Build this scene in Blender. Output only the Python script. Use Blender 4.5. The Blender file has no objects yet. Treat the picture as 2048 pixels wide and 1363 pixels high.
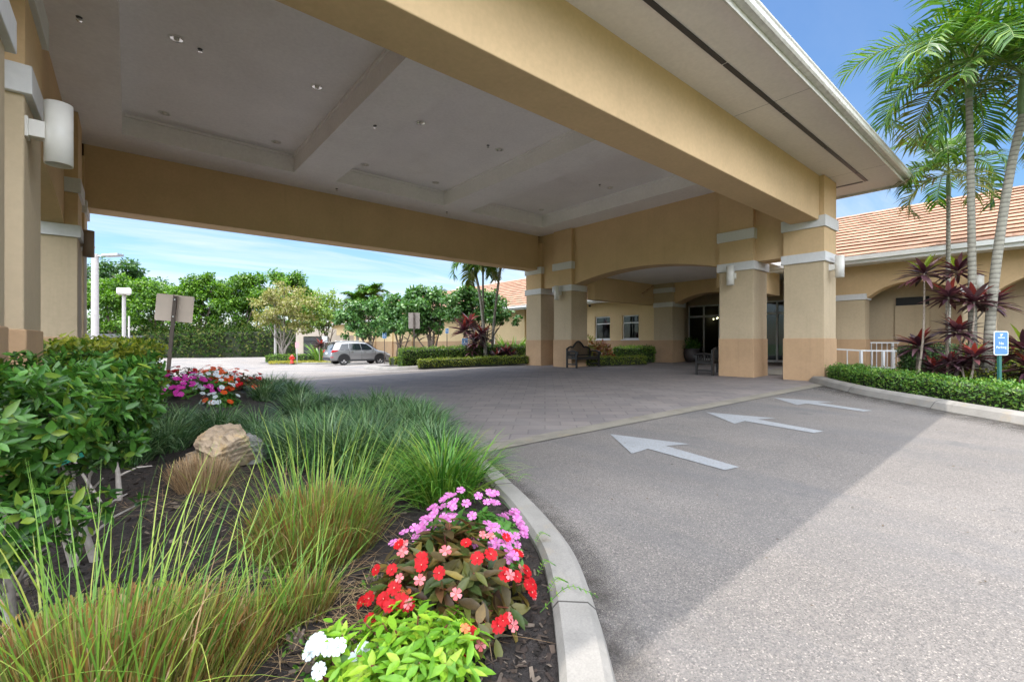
import bpy, math, random
import numpy as np
from mathutils import Vector, Matrix
from mathutils.geometry import delaunay_2d_cdt

random.seed(7)
RNG = np.random.default_rng(7)
SC = bpy.context.scene
COL = SC.collection
R = math.radians

# ------------------------------------------------------------------ camera, sky, sun, exposure
CAM_H = 1.30
YAW = R(-39.9)
FWD = (math.sin(-YAW), math.cos(-YAW))
RGT = (math.cos(-YAW), -math.sin(-YAW))
cd = bpy.data.cameras.new('camera')
cd.sensor_width = 36.0
cd.lens = 919.0 / 2048.0 * 36.0
cd.shift_y = 3.5 / 2048.0
cd.clip_start = 0.05
cd.clip_end = 2000.0
cam = bpy.data.objects.new('camera', cd)
COL.objects.link(cam)
cam.location = (0, 0, CAM_H)
cam.rotation_euler = (R(90), 0, YAW)
SC.camera = cam

SUN_TO = Vector((-0.10, 0.253, 1.0)).normalized()
sd = bpy.data.lights.new('sun', 'SUN')
sd.energy = 2.0
sd.angle = R(0.5)
sd.color = (1.0, 0.94, 0.86)
sun = bpy.data.objects.new('sun', sd)
COL.objects.link(sun)
sun.location = (0, 0, 30)
sun.rotation_euler = SUN_TO.to_track_quat('Z', 'Y').to_euler()

FILL_CLOUD = 18.5  # brightness of the added, out-of-view fill cloud
W = bpy.data.worlds.new('World')
SC.world = W
W.use_nodes = True
W.cycles.sampling_method = 'NONE'
nt = W.node_tree
for n in list(nt.nodes):
    nt.nodes.remove(n)
def wn(t, **k):
    n = nt.nodes.new(t)
    for a, b in k.items():
        setattr(n, a, b)
    return n
out = wn('ShaderNodeOutputWorld')
bg = wn('ShaderNodeBackground')
bg.inputs['Strength'].default_value = 0.15
sky = wn('ShaderNodeTexSky', sky_type='NISHITA', sun_disc=False)
sky.sun_elevation = math.asin(SUN_TO.z)
sky.sun_rotation = math.atan2(SUN_TO.x, SUN_TO.y)
sky.air_density = 1.0
sky.dust_density = 0.6
sky.ozone_density = 2.6
tc = wn('ShaderNodeTexCoord')
# thin cirrus: noise on the plane of a high cloud layer (direction divided by its height)
sep = wn('ShaderNodeSeparateXYZ')
nt.links.new(tc.outputs['Generated'], sep.inputs[0])
zc = wn('ShaderNodeMath', operation='MAXIMUM'); zc.inputs[1].default_value = 0.03
nt.links.new(sep.outputs['Z'], zc.inputs[0])
zo = wn('ShaderNodeMath', operation='ADD'); zo.inputs[1].default_value = 0.12
nt.links.new(zc.outputs[0], zo.inputs[0])
dv = wn('ShaderNodeVectorMath', operation='DIVIDE')
cz = wn('ShaderNodeCombineXYZ')
for i in range(3):
    nt.links.new(zo.outputs[0], cz.inputs[i])
nt.links.new(tc.outputs['Generated'], dv.inputs[0]); nt.links.new(cz.outputs[0], dv.inputs[1])
mp = wn('ShaderNodeMapping')
mp.inputs['Rotation'].default_value = (0, 0, R(28))
mp.inputs['Scale'].default_value = (0.55, 1.9, 1.0)
nt.links.new(dv.outputs[0], mp.inputs[0])
cn = wn('ShaderNodeTexNoise'); cn.inputs['Scale'].default_value = 1.15
cn.inputs['Detail'].default_value = 8; cn.inputs['Roughness'].default_value = 0.58
cn.inputs['Distortion'].default_value = 0.5
nt.links.new(mp.outputs[0], cn.inputs['Vector'])
cr = wn('ShaderNodeMapRange'); cr.inputs['From Min'].default_value = 0.40; cr.inputs['From Max'].default_value = 0.78
cr.inputs['To Min'].default_value = 0.0; cr.inputs['To Max'].default_value = 1.0
nt.links.new(cn.outputs['Fac'], cr.inputs['Value'])
# denser towards the horizon
hz = wn('ShaderNodeMapRange'); hz.inputs['From Min'].default_value = 0.14; hz.inputs['From Max'].default_value = 0.36
hz.inputs['To Min'].default_value = 1.0; hz.inputs['To Max'].default_value = 0.10
nt.links.new(sep.outputs['Z'], hz.inputs['Value'])
cm = wn('ShaderNodeMath', operation='MULTIPLY')
nt.links.new(cr.outputs[0], cm.inputs[0]); nt.links.new(hz.outputs[0], cm.inputs[1])
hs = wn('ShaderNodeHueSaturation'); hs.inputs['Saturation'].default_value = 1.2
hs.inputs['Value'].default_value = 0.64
nt.links.new(sky.outputs[0], hs.inputs['Color'])
mx = wn('ShaderNodeMixRGB'); mx.inputs['Color2'].default_value = (3.5, 3.65, 3.8, 1)
nt.links.new(cm.outputs[0], mx.inputs['Fac']); nt.links.new(hs.outputs[0], mx.inputs['Color1'])
# unseen broken cloud overhead and behind the camera, added as fill light for the canopy
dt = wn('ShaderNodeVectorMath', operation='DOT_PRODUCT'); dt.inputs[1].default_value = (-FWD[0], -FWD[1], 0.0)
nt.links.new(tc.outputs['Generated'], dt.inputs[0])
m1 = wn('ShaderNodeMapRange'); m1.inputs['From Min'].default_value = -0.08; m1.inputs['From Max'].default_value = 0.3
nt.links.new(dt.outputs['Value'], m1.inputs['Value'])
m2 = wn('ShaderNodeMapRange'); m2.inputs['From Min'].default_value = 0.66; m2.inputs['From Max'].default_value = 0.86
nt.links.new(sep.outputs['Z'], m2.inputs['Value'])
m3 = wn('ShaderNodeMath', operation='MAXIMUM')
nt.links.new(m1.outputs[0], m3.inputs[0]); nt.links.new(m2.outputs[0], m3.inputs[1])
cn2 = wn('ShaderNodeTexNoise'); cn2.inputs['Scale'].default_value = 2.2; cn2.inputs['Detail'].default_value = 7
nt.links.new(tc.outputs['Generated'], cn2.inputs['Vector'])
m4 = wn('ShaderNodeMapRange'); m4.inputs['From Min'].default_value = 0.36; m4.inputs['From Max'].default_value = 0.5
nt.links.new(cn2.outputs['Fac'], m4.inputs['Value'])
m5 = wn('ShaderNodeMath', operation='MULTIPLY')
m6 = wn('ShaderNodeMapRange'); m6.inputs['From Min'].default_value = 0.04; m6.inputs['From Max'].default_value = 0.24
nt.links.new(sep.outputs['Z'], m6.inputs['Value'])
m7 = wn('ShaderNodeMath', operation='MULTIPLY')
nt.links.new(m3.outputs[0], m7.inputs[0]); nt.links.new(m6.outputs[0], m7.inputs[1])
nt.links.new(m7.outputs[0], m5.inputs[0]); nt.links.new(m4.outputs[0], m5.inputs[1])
mx2 = wn('ShaderNodeMixRGB'); mx2.inputs['Color2'].default_value = (FILL_CLOUD * 0.94, FILL_CLOUD * 0.98, FILL_CLOUD * 1.05, 1)
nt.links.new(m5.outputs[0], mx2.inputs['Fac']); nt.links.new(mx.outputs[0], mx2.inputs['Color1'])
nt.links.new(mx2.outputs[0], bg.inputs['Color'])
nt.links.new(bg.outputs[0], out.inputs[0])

SC.view_settings.view_transform = 'Standard'
SC.view_settings.look = 'None'
SC.view_settings.gamma = 1.0
SC.view_settings.exposure = 1.1
SC.cycles.use_denoising = True
SC.cycles.max_bounces = 10
SC.cycles.diffuse_bounces = 6
SC.cycles.transparent_max_bounces = 12
SC.cycles.caustics_reflective = False
SC.cycles.caustics_refractive = False
# ------------------------------------------------------------------ terrain
def ss(a, b, x):
    t = min(1.0, max(0.0, (x - a) / (b - a)))
    return t * t * (3 - 2 * t)
def g(x, y):
    cap = 13.0 + 9.0 * ss(4.5, 7.0, y)
    a = 0.02 * min(max(x - 1.0, 0.0), cap)
    t = max(y - 15.5, 0.0)
    b = 0.032 * (t * t / 4.0 if t < 2.0 else t - 1.0)
    return a - min(b, 0.64)
BED_MOUNDS = [(0.95, 9.6, 1.5, 2.5, 0.47), (0.6, 5.0, 1.4, 1.8, 0.08)]
def zb(x, y):
    z = g(x, y) + 0.085
    for mx_, my_, sx_, sy_, h_ in BED_MOUNDS:
        z += h_ * math.exp(-((x - mx_) / sx_) ** 2 - ((y - my_) / sy_) ** 2)
    return z
def at(px, d):
    """ground point at depth d (metres along the view) under a column of the photograph"""
    k = (px - 1024.0) / 919.0
    return d * (FWD[0] + k * RGT[0]), d * (FWD[1] + k * RGT[1])
def zpx(py, d):
    return CAM_H + (685.0 - py) / 919.0 * d

# ------------------------------------------------------------------ materials
def new_mat(name):
    m = bpy.data.materials.new(name)
    m.use_nodes = True
    t = m.node_tree
    b = t.nodes['Principled BSDF']
    return m, t, b
def node(t, typ, ins=None, **k):
    n = t.nodes.new(typ)
    for a, b in k.items():
        setattr(n, a, b)
    for a, b in (ins or {}).items():
        n.inputs[a].default_value = b
    return n
def c4(c):
    return (c[0], c[1], c[2], 1.0)
def mul(c, f):
    return tuple(max(0.0, x * f) for x in c)
def pos(t):
    return node(t, 'ShaderNodeNewGeometry').outputs['Position']
def ramp(t, src, stops):
    r = node(t, 'ShaderNodeValToRGB')
    e = r.color_ramp.elements
    while len(e) < len(stops):
        e.new(0.5)
    for i, (p, c) in enumerate(stops):
        e[i].position = p
        e[i].color = c4(c)
    t.links.new(src, r.inputs[0])
    return r.outputs[0]
def noise(t, scale, detail=4, rough=0.55, vec=None, dist=0.0):
    n = node(t, 'ShaderNodeTexNoise', {'Scale': scale, 'Detail': detail, 'Roughness': rough, 'Distortion': dist})
    t.links.new(vec if vec is not None else pos(t), n.inputs['Vector'])
    return n.outputs['Fac']
def mixc(t, fac, a, b, blend='MIX'):
    n = node(t, 'ShaderNodeMixRGB', blend_type=blend)
    for i, v in ((0, fac), (1, a), (2, b)):
        if hasattr(v, 'links'):
            t.links.new(v, n.inputs[i])
        else:
            n.inputs[i].default_value = v if i == 0 else c4(v)
    return n.outputs[0]
def bump(t, b, h, strength=0.3, dist=0.01):
    n = node(t, 'ShaderNodeBump', {'Strength': strength, 'Distance': dist})
    t.links.new(h, n.inputs['Height'])
    t.links.new(n.outputs[0], b.inputs['Normal'])
def stucco(name, col, var=0.10, fine=180, bstr=0.35, rough=0.9, streak=0.0):
    m, t, b = new_mat(name)
    n1 = noise(t, 0.9, 5, 0.6)
    base = ramp(t, n1, [(0.3, mul(col, 1 - var)), (0.7, mul(col, 1 + var))])
    n2 = noise(t, 14, 6, 0.65)
    base = mixc(t, 0.16, base, ramp(t, n2, [(0.35, mul(col, 0.72)), (0.65, mul(col, 1.2))]))
    if streak:
        mp = node(t, 'ShaderNodeMapping', {'Scale': (5.0, 5.0, 0.35)})
        t.links.new(pos(t), mp.inputs[0])
        n4 = noise(t, 1.0, 5, 0.6, mp.outputs[0])
        base = mixc(t, ramp(t, n4, [(0.56, (0, 0, 0)), (0.8, (streak,) * 3)]), base, mul(col, 0.5))
    t.links.new(base, b.inputs['Base Color'])
    b.inputs['Roughness'].default_value = rough
    bump(t, b, noise(t, fine, 3, 0.6), bstr, 0.004)
    return m
def plain(name, col, rough=0.5, metal=0.0, var=0.06, scale=6.0, bumps=0.0, spec=None, coat=0.0):
    m, t, b = new_mat(name)
    if var:
        base = ramp(t, noise(t, scale, 5, 0.6), [(0.3, mul(col, 1 - var)), (0.7, mul(col, 1 + var))])
        t.links.new(base, b.inputs['Base Color'])
    else:
        b.inputs['Base Color'].default_value = c4(col)
    b.inputs['Roughness'].default_value = rough
    b.inputs['Metallic'].default_value = metal
    if spec is not None:
        b.inputs['Specular IOR Level'].default_value = spec
    if coat:
        b.inputs['Coat Weight'].default_value = coat
        b.inputs['Coat Roughness'].default_value = 0.06
    if bumps:
        bump(t, b, noise(t, scale * 8, 4, 0.6), bumps, 0.005)
    return m
def leafm(name, cols, rough=0.42, transl=0.35, tcol=None, spec=0.4, big=0.0):
    """foliage: every leaf (mesh island) takes its own tint; some light passes through"""
    m, t, b = new_mat(name)
    ge = node(t, 'ShaderNodeNewGeometry')
    n = len(cols)
    c = ramp(t, ge.outputs['Random Per Island'], [(i / max(1, n - 1), cc) for i, cc in enumerate(cols)])
    c = mixc(t, 0.45, c, ramp(t, noise(t, 55, 3, 0.6), [(0.3, (0.62, 0.62, 0.55)), (0.7, (1.25, 1.25, 1.15))]), 'MULTIPLY')
    if big:
        c = mixc(t, big, c, ramp(t, noise(t, 0.8, 3, 0.6), [(0.35, mul(cols[0], 0.7)), (0.65, mul(cols[-1], 1.25))]))
    t.links.new(c, b.inputs['Base Color'])
    b.inputs['Roughness'].default_value = rough
    b.inputs['Specular IOR Level'].default_value = spec
    tr = node(t, 'ShaderNodeBsdfTranslucent')
    tc_ = mixc(t, 1.0, c, tcol or (1.25, 1.35, 0.6), 'MULTIPLY')
    t.links.new(tc_, tr.inputs['Color'])
    mx_ = node(t, 'ShaderNodeMixShader', {'Fac': transl})
    t.links.new(b.outputs[0], mx_.inputs[1]); t.links.new(tr.outputs[0], mx_.inputs[2])
    t.links.new(mx_.outputs[0], t.nodes['Material Output'].inputs['Surface'])
    return m
def bark(name, c1, c2, scale=9.0, rings=0.0):
    m, t, b = new_mat(name)
    n = noise(t, scale, 6, 0.65)
    col = ramp(t, n, [(0.32, c1), (0.68, c2)])
    h = n
    if rings:
        w = node(t, 'ShaderNodeTexWave', {'Scale': rings, 'Distortion': 1.2, 'Detail': 2.0}, bands_direction='Z')
        t.links.new(pos(t), w.inputs['Vector'])
        col = mixc(t, 0.5, col, ramp(t, w.outputs['Fac'], [(0.05, mul(c1, 0.75)), (0.35, c2)]))
        h = w.outputs['Fac']
    t.links.new(col, b.inputs['Base Color'])
    b.inputs['Roughness'].default_value = 0.85
    bump(t, b, h, 0.5, 0.01)
    return m

# ------------------------------------------------------------------ mesh builder
class MB:
    def __init__(s):
        s.V = []; s.F = []; s.n = 0
    def add(s, v, f, mi=0):
        v = np.asarray(v, dtype=np.float64).reshape(-1, 3)
        f = np.asarray(f, dtype=np.int64)
        s.V.append(v); s.F.append((f + s.n, mi)); s.n += len(v)
        return s
    def box(s, x0, x1, y0, y1, z0, z1, mi=0):
        v = [(x, y, z) for z in (z0, z1) for y in (y0, y1) for x in (x0, x1)]
        return s.add(v, [(0, 2, 3, 1), (4, 5, 7, 6), (0, 1, 5, 4), (2, 6, 7, 3), (0, 4, 6, 2), (1, 3, 7, 5)], mi)
    def beam(s, p0, p1, w, h, up=(0, 0, 1), mi=0):
        """rectangular bar from p0 to p1, w wide, h high"""
        p0, p1 = np.array(p0, float), np.array(p1, float)
        d = p1 - p0; d /= np.linalg.norm(d)
        u = np.array(up, float)
        r = np.cross(d, u); r /= np.linalg.norm(r)
        u = np.cross(r, d)
        v = []
        for p in (p0, p1):
            for a, b in ((-1, -1), (1, -1), (1, 1), (-1, 1)):
                v.append(p + r * a * w / 2 + u * b * h / 2)
        return s.add(v, [(3, 2, 1, 0), (4, 5, 6, 7), (0, 1, 5, 4), (1, 2, 6, 5), (2, 3, 7, 6), (3, 0, 4, 7)], mi)
    def tube(s, pts, rad, n=8, mi=0, cap=True):
        pts = np.array(pts, float)
        m = len(pts)
        rad = np.broadcast_to(np.asarray(rad, float), (m,))
        tg = np.gradient(pts, axis=0)
        tg /= np.linalg.norm(tg, axis=1)[:, None] + 1e-12
        ref = np.array((1.0, 0, 0)) if abs(tg[0][0]) < 0.8 else np.array((0, 1.0, 0))
        a = np.linspace(0, 2 * math.pi, n, endpoint=False)
        v = []
        for i in range(m):
            u = np.cross(tg[i], ref); u /= np.linalg.norm(u) + 1e-12
            w = np.cross(tg[i], u)
            ref = np.cross(u, tg[i]) if False else ref
            v.append(pts[i] + rad[i] * (np.cos(a)[:, None] * u + np.sin(a)[:, None] * w))
        v = np.concatenate(v)
        f = []
        for i in range(m - 1):
            for j in range(n):
                k = (j + 1) % n
                f.append((i * n + j, i * n + k, (i + 1) * n + k, (i + 1) * n + j))
        s.add(v, f, mi)
        if cap:
            for i, fl in ((0, True), (m - 1, False)):
                ring = v[i * n:(i + 1) * n]
                c = ring.mean(0)
                vv = np.vstack([ring, c])
                ff = [((k + 1) % n, k, n) if fl else (k, (k + 1) % n, n) for k in range(n)]
                s.add(vv, ff, mi)
        return s
    def lathe(s, c, prof, n=16, mi=0):
        """prof: (radius, z) from bottom to top around a vertical axis at c"""
        return s.tube_v(c, prof, n, mi)
    def tube_v(s, c, prof, n, mi):
        a = np.linspace(0, 2 * math.pi, n, endpoint=False)
        v = []
        for r_, z in prof:
            v += [(c[0] + r_ * math.cos(t), c[1] + r_ * math.sin(t), c[2] + z) for t in a]
        f = []
        for i in range(len(prof) - 1):
            for j in range(n):
                k = (j + 1) % n
                f.append((i * n + j, i * n + k, (i + 1) * n + k, (i + 1) * n + j))
        return s.add(v, f, mi)
    def prism(s, poly, lo, hi, axis='x', mi=0):
        """extrude a 2D polygon (tri-filled) along an axis; axis x: poly=(y,z); y: (x,z); z: (x,y)"""
        pv = [Vector((p[0], p[1])) for p in poly]
        n = len(poly)
        r_ = delaunay_2d_cdt(pv, [(i, (i + 1) % n) for i in range(n)], [list(range(n))], 1, 1e-5)
        P = [(p.x, p.y) for p in r_[0]]
        T = [tuple(f) for f in r_[2]]
        def m3(p, h):
            return (h, p[0], p[1]) if axis == 'x' else ((p[0], h, p[1]) if axis == 'y' else (p[0], p[1], h))
        k = len(P)
        ff = []
        for f in T:
            ff.append(f)
        s.add([m3(p, hi) for p in P], T, mi)
        s.add([m3(p, lo) for p in P], [tuple(reversed(f)) for f in T], mi)
        v = [m3(p, lo) for p in poly] + [m3(p, hi) for p in poly]
        s.add(v, [(i, (i + 1) % n, n + (i + 1) % n, n + i) for i in range(n)], mi)
        return s
    def mesh(s, name, mats, smooth=False, origin=(0, 0, 0), fix=True):
        me = bpy.data.meshes.new(name)
        V = np.concatenate(s.V) - np.array(origin, float)
        starts, loops, mids = [], [], []
        k = 0
        for f, mi in s.F:
            if len(f) == 0:
                continue
            c = f.shape[1]
            loops.append(f.ravel())
            starts.append(k + np.arange(len(f)) * c)
            mids.append(np.full(len(f), mi))
            k += f.size
        loops = np.concatenate(loops); starts = np.concatenate(starts); mids = np.concatenate(mids)
        me.vertices.add(len(V)); me.vertices.foreach_set('co', V.ravel())
        me.loops.add(len(loops)); me.loops.foreach_set('vertex_index', loops.astype(np.int32))
        me.polygons.add(len(starts)); me.polygons.foreach_set('loop_start', starts.astype(np.int32))
        me.polygons.foreach_set('material_index', mids.astype(np.int32))
        me.polygons.foreach_set('use_smooth', np.full(len(starts), bool(smooth)))
        for m in (mats if isinstance(mats, (list, tuple)) else [mats]):
            me.materials.append(m)
        me.update(calc_edges=True)
        me.validate()
        if fix:
            import bmesh
            b_ = bmesh.new(); b_.from_mesh(me)
            bmesh.ops.recalc_face_normals(b_, faces=b_.faces)
            b_.to_mesh(me); b_.free()
        return me
def wloc(o):
    p = Vector((0, 0, 0))
    while o is not None:
        p += o.location
        o = o.parent
    return p
def obj(name, mb, mats, parent=None, smooth=False, bevel=0.0, fix=None, origin=None):
    org = wloc(parent) if parent is not None else Vector(origin or (0, 0, 0))
    big = sum(len(f) for f, _ in mb.F) > 6000
    me = mb.mesh(name, mats, smooth, org, (not big) if fix is None else fix)
    o = bpy.data.objects.new(name, me)
    COL.objects.link(o)
    if parent is not None:
        o.parent = parent
    else:
        o.location = org
    if bevel:
        bv = o.modifiers.new('bevel', 'BEVEL')
        bv.width = bevel; bv.segments = 2; bv.limit_method = 'ANGLE'; bv.angle_limit = R(40)
    return o
def tag(o, label=None, cat=None, group=None, kind=None):
    if label: o['label'] = label
    if cat: o['category'] = cat
    if group: o['group'] = group
    if kind: o['kind'] = kind
    return o
def thing(name, label, cat, loc=(0, 0, 0), rz=0.0, group=None):
    o = bpy.data.objects.new(name, None)
    o.empty_display_size = 0.2
    COL.objects.link(o)
    o.location = loc
    o.rotation_euler = (0, 0, rz)
    return tag(o, label, cat, group)
def kids(o):
    return [c for c in bpy.data.objects if c.parent is o]
def dup(o, loc=None, rz=None, label=None, group=None, parent=None):
    c = o.copy()
    COL.objects.link(c)
    if parent is not None: c.parent = parent
    if loc is not None: c.location = loc
    if rz is not None: c.rotation_euler = (0, 0, rz)
    if label: c['label'] = label
    if group: c['group'] = group
    for k in kids(o):
        dup(k, parent=c)
    return c
def patch(poly, zf, step=0.5, mb=None, mi=0):
    """a sheet following the terrain inside a polygon"""
    pv = [Vector(p) for p in poly]
    n = len(pv)
    xs = [p[0] for p in poly]; ys = [p[1] for p in poly]
    P = list(pv)
    # refine the outline
    edge_pts = []
    for i in range(n):
        a, b = pv[i], pv[(i + 1) % n]
        k = max(1, int((b - a).length / step))
        for j in range(k):
            edge_pts.append(a + (b - a) * (j / k))
    P = list(edge_pts); m = len(P)
    x = min(xs) + step * 0.37
    arr = []
    def inside(px, py):
        c = False
        j = n - 1
        for i in range(n):
            xi, yi = poly[i]; xj, yj = poly[j]
            if (yi > py) != (yj > py) and px < (xj - xi) * (py - yi) / (yj - yi) + xi:
                c = not c
            j = i
        return c
    while x < max(xs):
        y = min(ys) + step * 0.41
        while y < max(ys):
            if inside(x, y):
                arr.append(Vector((x, y)))
            y += step
        x += step
    r_ = delaunay_2d_cdt(P + arr, [], [list(range(m))], 1, 1e-4)
    mb = mb or MB()
    mb.add([(p.x, p.y, zf(p.x, p.y)) for p in r_[0]], [tuple(f) for f in r_[2]], mi)
    return mb
def smooth_line(pts, k=6):
    """Catmull-Rom through 2D/3D points"""
    P = [np.array(p, float) for p in pts]
    P = [2 * P[0] - P[1]] + P + [2 * P[-1] - P[-2]]
    o = []
    for i in range(1, len(P) - 2):
        for j in range(k):
            t = j / k
            o.append(0.5 * ((2 * P[i]) + (P[i + 1] - P[i - 1]) * t + (2 * P[i - 1] - 5 * P[i] + 4 * P[i + 1] - P[i + 2]) * t * t
                            + (3 * P[i] - P[i - 1] - 3 * P[i + 1] + P[i + 2]) * t ** 3))
    o.append(P[-2])
    return np.array(o)
def sweep(path, prof, zf, mb=None, mi=0):
    """sweep a closed (offset, height) profile along a 2D path on the terrain; positive offset lies to the path's left"""
    mb = mb or MB()
    path = np.array(path, float)
    tg = np.gradient(path, axis=0)
    tg /= np.linalg.norm(tg, axis=1)[:, None]
    nl = np.stack([-tg[:, 1], tg[:, 0]], 1)
    v = []
    k = len(prof)
    for p, q in zip(path, nl):
        z = zf(p[0], p[1])
        for o_, h in prof:
            v.append((p[0] + q[0] * o_, p[1] + q[1] * o_, z + h))
    f = []
    for i in range(len(path) - 1):
        for j in range(k):
            l = (j + 1) % k
            f.append((i * k + j, i * k + l, (i + 1) * k + l, (i + 1) * k + j))
    mb.add(v, f, mi)
    mb.add(v[:k], [tuple(range(k))] if k in (3, 4) else [(0, i, i + 1) for i in range(1, k - 1)], mi)
    mb.add(v[-k:], [(0, i + 1, i) for i in range(1, k - 1)], mi)
    return mb
# ------------------------------------------------------------------ surface materials
BEAMC = (0.62, 0.44, 0.25)
SHAFTC = (0.50, 0.40, 0.27)
BASEC = (0.47, 0.31, 0.18)
M_beam = stucco('stucco_ochre', BEAMC, 0.08, streak=0.14)
M_shaft = stucco('stucco_cream', SHAFTC, 0.09, streak=0.28)
M_base = stucco('stucco_tan', BASEC, 0.12, streak=0.3)
M_band = stucco('stucco_white', (0.66, 0.66, 0.67), 0.06, bstr=0.2, streak=0.12)
M_ceil = stucco('stucco_ceiling', (0.86, 0.835, 0.82), 0.05, fine=90, bstr=0.25, streak=0.0)
_t = M_ceil.node_tree; _b = _t.nodes['Principled BSDF']
_l = _b.inputs['Base Color'].links[0].from_socket
_c = mixc(_t, ramp(_t, noise(_t, 0.55, 6, 0.6, dist=0.8), [(0.56, (0, 0, 0)), (0.7, (0.16, 0.16, 0.16))]), _l, (0.62, 0.56, 0.50))
_c = mixc(_t, ramp(_t, noise(_t, 2.4, 6, 0.75, dist=1.2), [(0.68, (0, 0, 0)), (0.74, (0.14, 0.14, 0.14))]), _c, (0.45, 0.38, 0.31))
_t.links.new(_c, _b.inputs['Base Color'])
M_soffit = stucco('soffit_paint', (0.76, 0.715, 0.675), 0.04, fine=90, bstr=0.15)
M_white = plain('white_paint', (0.78, 0.78, 0.76), 0.45, var=0.04)
M_gutter = plain('gutter_metal', (0.62, 0.60, 0.55), 0.4, var=0.16, scale=9)
M_dark = plain('dark_metal', (0.025, 0.025, 0.03), 0.5)
M_black = plain('black_void', (0.008, 0.008, 0.009), 0.6, var=0)
M_steel = plain('bright_steel', (0.7, 0.7, 0.68), 0.18, 1.0, var=0)
M_bulb = plain('lamp_glass', (0.8, 0.76, 0.68), 0.15, var=0)

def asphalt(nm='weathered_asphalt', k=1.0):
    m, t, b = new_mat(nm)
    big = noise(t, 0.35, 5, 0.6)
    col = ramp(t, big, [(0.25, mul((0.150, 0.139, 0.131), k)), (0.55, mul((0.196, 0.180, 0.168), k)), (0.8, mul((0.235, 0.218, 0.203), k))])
    v = node(t, 'ShaderNodeTexVoronoi', {'Scale': 150.0, 'Randomness': 1.0})
    t.links.new(pos(t), v.inputs['Vector'])
    ag = node(t, 'ShaderNodeSeparateColor'); t.links.new(v.outputs['Color'], ag.inputs[0])
    col = mixc(t, 0.85, col, ramp(t, ag.outputs[0], [(0.0, (0.55, 0.55, 0.56)), (0.35, (0.88, 0.88, 0.88)), (0.8, (1.1, 1.08, 1.05)), (0.93, (1.2, 1.18, 1.15)), (0.97, (1.85, 1.8, 1.7))]), 'MULTIPLY')
    v2 = node(t, 'ShaderNodeTexVoronoi', {'Scale': 330.0}); t.links.new(pos(t), v2.inputs['Vector'])
    col = mixc(t, 0.6, col, ramp(t, v2.outputs['Distance'], [(0.2, (1.12, 1.12, 1.12)), (0.75, (0.62, 0.62, 0.63))]), 'MULTIPLY')
    # tyre-darkened lanes and oil stains
    mp = node(t, 'ShaderNodeMapping', {'Scale': (0.85, 0.17, 1.0), 'Rotation': (0, 0, R(14))})
    t.links.new(pos(t), mp.inputs[0])
    col = mixc(t, ramp(t, noise(t, 1.0, 6, 0.62, mp.outputs[0]), [(0.46, (0, 0, 0)), (0.66, (0.62, 0.62, 0.62))]), col, mul((0.115, 0.115, 0.12), k))
    col = mixc(t, ramp(t, noise(t, 1.7, 5, 0.7), [(0.60, (0, 0, 0)), (0.72, (0.55, 0.55, 0.55))]), col, (0.10, 0.10, 0.10))
    col = mixc(t, ramp(t, noise(t, 0.9, 7, 0.75, dist=1.5), [(0.60, (0, 0, 0)), (0.68, (0.4, 0.4, 0.4))]), col, mul((0.13, 0.125, 0.12), k))
    # hairline cracks
    v3 = node(t, 'ShaderNodeTexVoronoi', {'Scale': 0.45}, feature='DISTANCE_TO_EDGE')
    wv = mixc(t, 0.25, (0, 0, 0), (0, 0, 0))
    nz = node(t, 'ShaderNodeTexNoise', {'Scale': 1.6, 'Detail': 5.0}); t.links.new(pos(t), nz.inputs['Vector'])
    ad = node(t, 'ShaderNodeVectorMath', operation='MULTIPLY_ADD')
    ad.inputs[1].default_value = (0.9, 0.9, 0.9)
    t.links.new(nz.outputs['Color'], ad.inputs[0]); t.links.new(pos(t), ad.inputs[2])
    t.links.new(ad.outputs[0], v3.inputs['Vector'])
    col = mixc(t, ramp(t, v3.outputs['Distance'], [(0.0, (0.22, 0.22, 0.22)), (0.005, (0.0, 0.0, 0.0))]), col, (0.07, 0.07, 0.07))
    t.links.new(col, b.inputs['Base Color'])
    b.inputs['Roughness'].default_value = 0.92
    b.inputs['Specular IOR Level'].default_value = 0.25
    bump(t, b, v.outputs['Distance'], 0.7, 0.006)
    return m
def pavers():
    m, t, b = new_mat('concrete_pavers')
    mp = node(t, 'ShaderNodeMapping', {'Rotation': (0, 0, R(44))})
    t.links.new(pos(t), mp.inputs[0])
    def brick(c1, c2, mo):
        br = node(t, 'ShaderNodeTexBrick', {'Color1': c4(c1), 'Color2': c4(c2), 'Mortar': c4(mo), 'Scale': 1.0, 'Mortar Size': 0.012,
                                            'Mortar Smooth': 0.3, 'Bias': 0.0, 'Brick Width': 0.46, 'Row Height': 0.31}, offset=0.5, squash=1.0)
        t.links.new(mp.outputs[0], br.inputs['Vector'])
        return br
    br = brick((0.15, 0.135, 0.135), (0.225, 0.195, 0.182), (0.09, 0.083, 0.08))
    col = mixc(t, 0.4, br.outputs['Color'], ramp(t, noise(t, 1.1, 5, 0.6), [(0.3, (0.14, 0.13, 0.135)), (0.7, (0.28, 0.245, 0.225))]))
    col = mixc(t, 0.5, col, ramp(t, noise(t, 60, 4, 0.6), [(0.3, (0.8, 0.8, 0.8)), (0.7, (1.15, 1.15, 1.15))]), 'MULTIPLY')
    # pale scuffed wheel path
    mp2 = node(t, 'ShaderNodeMapping', {'Scale': (0.7, 0.12, 1)}); t.links.new(pos(t), mp2.inputs[0])
    col = mixc(t, ramp(t, noise(t, 1.0, 5, 0.6, mp2.outputs[0]), [(0.52, (0, 0, 0)), (0.72, (0.4, 0.4, 0.4))]), col, (0.30, 0.28, 0.265))
    t.links.new(col, b.inputs['Base Color'])
    b.inputs['Roughness'].default_value = 0.75
    bump(t, b, br.outputs['Fac'], -0.5, 0.008)
    return m
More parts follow.
